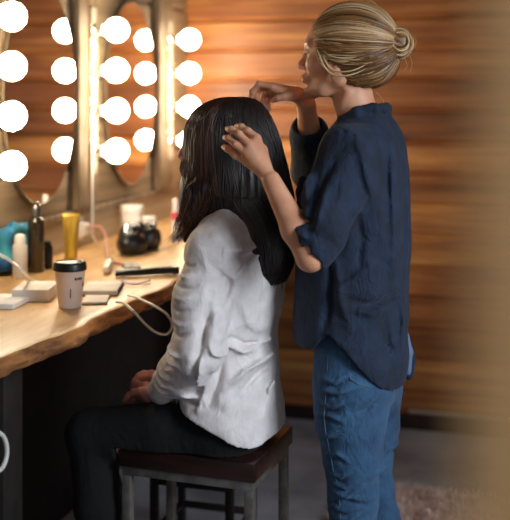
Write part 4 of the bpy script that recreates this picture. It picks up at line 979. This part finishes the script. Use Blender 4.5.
    A = [([(218,290),(214,315),(212,345),(205,370)], .007, -.010), ([(216,262),(228,282),(226,300),(216,316)], .008, -.007),
         ([(232,262),(243,257),(256,252)], .006, -.008), ([(228,250),(242,250),(258,258)], .006, .006), ([(234,280),(244,266),(256,256)], .004, .008), ([(238,274),(250,262),(258,262)], .003, -.005), ([(262,230),(264,250),(258,262)], .006, .006),
         ([(216,320),(225,345),(240,356),(262,352),(276,344)], .006, .009), ([(222,332),(236,350),(258,358),(274,354)], .006, -.009), ([(276,350),(262,366),(240,376),(222,392)], .006, .010), ([(278,358),(262,374),(244,386),(232,402)], .006, -.010),
         ([(278,366),(268,382),(258,402),(252,440)], .007, .009), ([(283,384),(274,402),(268,420),(258,442)], .006, -.008), ([(284,392),(280,410),(272,430)], .006, .007),
         ([(214,340),(214,362),(206,386),(196,412)], .004, .008), ([(220,360),(216,384),(206,410)], .006, -.006), ([(222,300),(224,330),(232,346)], .007, .006), ([(262,290),(266,320),(270,340)], .008, -.006), ([(276,290),(274,316),(272,336)], .006, .006), ([(240,300),(246,330),(256,344)], .009, .005),
         ([(179,394),(190,398),(202,398)], .005, .006), ([(176,402),(190,406),(200,406)], .004, -.005)]
    for k, y in enumerate((262,271,281,291,303,315,326)): A += [([(180-k*.6,y), (190,y+3), (204,y-1+k%3)], .0035, .0042 if k%2 else -.0042)]
    for k in range(6):   # gathers at the elbow and forearm
        x0, y0 = 174-k*4.6, 338+k*9.5; A += [([(x0,y0), (x0+9,y0+7), (x0+20,y0+9)], .0034, .0062), ([(x0-1,y0+5), (x0+8,y0+12), (x0+18,y0+14)], .0034, -.0055)]
    strokes(f, [(a, w*1.2, m*1.7) for a, w, m in A], 2.31, ymax=Y-.02)
    hx = [W(p[0], p[1], 2.32) for p in ((120,420),(160,410),(168,405),(175,413),(190,420),(205,428),(225,441),(240,452),(250,456),(262,452),(272,446),(290,436))]
    xs = np.array([p[0] for p in hx]); zs = np.array([p[2] for p in hx])
    zlow = np.where(xs < W(168,0,2.32)[0], zs-.15, zs)
    f.cut(lambda X, Yg, Z: (np.interp(X.ravel(), xs, zlow).reshape(X.shape)-Z)+0*Yg)
    f.cut(lambda X, Yg, Z: (.6035-Z)+0*X+0*Yg)
    V, Q = f.mesh(); mesh_np('blouse', V, Q, M['linen'], root)
    # ---- trousers
    f = Field((-1.34, 2.20, .05), (-.60, 2.80, .84), .005)
    f.loft(px_loft([(390,210,258,.12),(405,204,264,.145),(425,200,268,.155),(450,200,268,.150),(462,206,264,.145)], Y), .03)
    for s in (-1,1):
        hp = P(230,430,s*.080); kne = W(91,434,Y+s*.100); an = W(110,575,Y+s*.09); an[2] = .17
        f.chain([hp, hp*.55+kne*.45, kne], [.072,.072,.062], .02); f.chain([kne, kne*.6+an*.4, an], [.060,.058,.040], .02)
    f.disp(lambda X, Yg, Z: -.002*pn(X, Yg, Z, 45, 51))
    f.A = np.maximum(f.A, np.minimum(.6015-f.ax[2][None,None,:], 0.03)-.5*(f.ax[0][:,None,None] < -1.03)+0*f.ax[1][None,:,None]).astype(np.float32)
    V, Q = f.mesh(); mesh_np('trousers', V, Q, M['black_denim'], root)
    for s in (-1,1):
        an = W(110,575,Y+s*.09); an[2] = .17; f = Field((an[0]-.22, an[1]-.07, -.001), (an[0]+.08, an[1]+.07, .2), .005)
        f.chain([an+[0,0,-.02], an+[.015,0,-.075], an+[-.05,0,-.11], an+[-.13,0,-.135]], [.038,.034,.034,.028], .02); f.cut(lambda X, Yg, Z: (.002-Z)+0*X+0*Yg); V, Q = f.mesh(); mesh_np('shoe', V, Q, M['shoe'], root)
seated()
# ================================================================ light and camera
w = bpy.data.worlds.new('World'); bpy.context.scene.world = w; w.use_nodes = True
bg = w.node_tree.nodes['Background']; bg.inputs[0].default_value = (.62,.76,1,1); bg.inputs[1].default_value = .14
def area(name, loc, target, size, power, col):
    l = bpy.data.lights.new(name, 'AREA'); l.shape = 'RECTANGLE'; l.size, l.size_y = size; l.energy = power; l.color = col
    o = bpy.data.objects.new(name, l); C.objects.link(o); o.location = loc
    o.rotation_euler = (Vector(target)-Vector(loc)).to_track_quat('-Z', 'Y').to_euler(); return o
area('window_daylight', (1.5, 1.3, 1.8), (-.5, 2.35, .9), (1.0, 1.3), 9.5, (.80,.90,1)).data.spread = math.radians(66)
area('jamb_fill', (.55, -.5, 1.8), (-.02, .4, 1.35), (.6, .9), 9, (1,.93,.82))  # added fill lamp to brighten the foreground jamb, without a real source
cam = bpy.data.cameras.new('Camera'); co = bpy.data.objects.new('Camera', cam); C.objects.link(co)
co.location = (0, 0, CH); co.rotation_euler = (PI/2, 0, TH)
cam.sensor_fit = 'HORIZONTAL'; cam.sensor_width = 36; cam.lens = F/510*36
cam.shift_x = 0; cam.shift_y = -(260-HY)/510
cam.clip_start = .02; cam.dof.use_dof = True; cam.dof.focus_distance = 2.46; cam.dof.aperture_fstop = cam.lens/29.0; cam.dof.aperture_blades = 0
sc = bpy.context.scene; sc.camera = co
sc.view_settings.view_transform = 'Standard'; sc.view_settings.look = 'None'; sc.view_settings.exposure = 0; sc.view_settings.gamma = 1
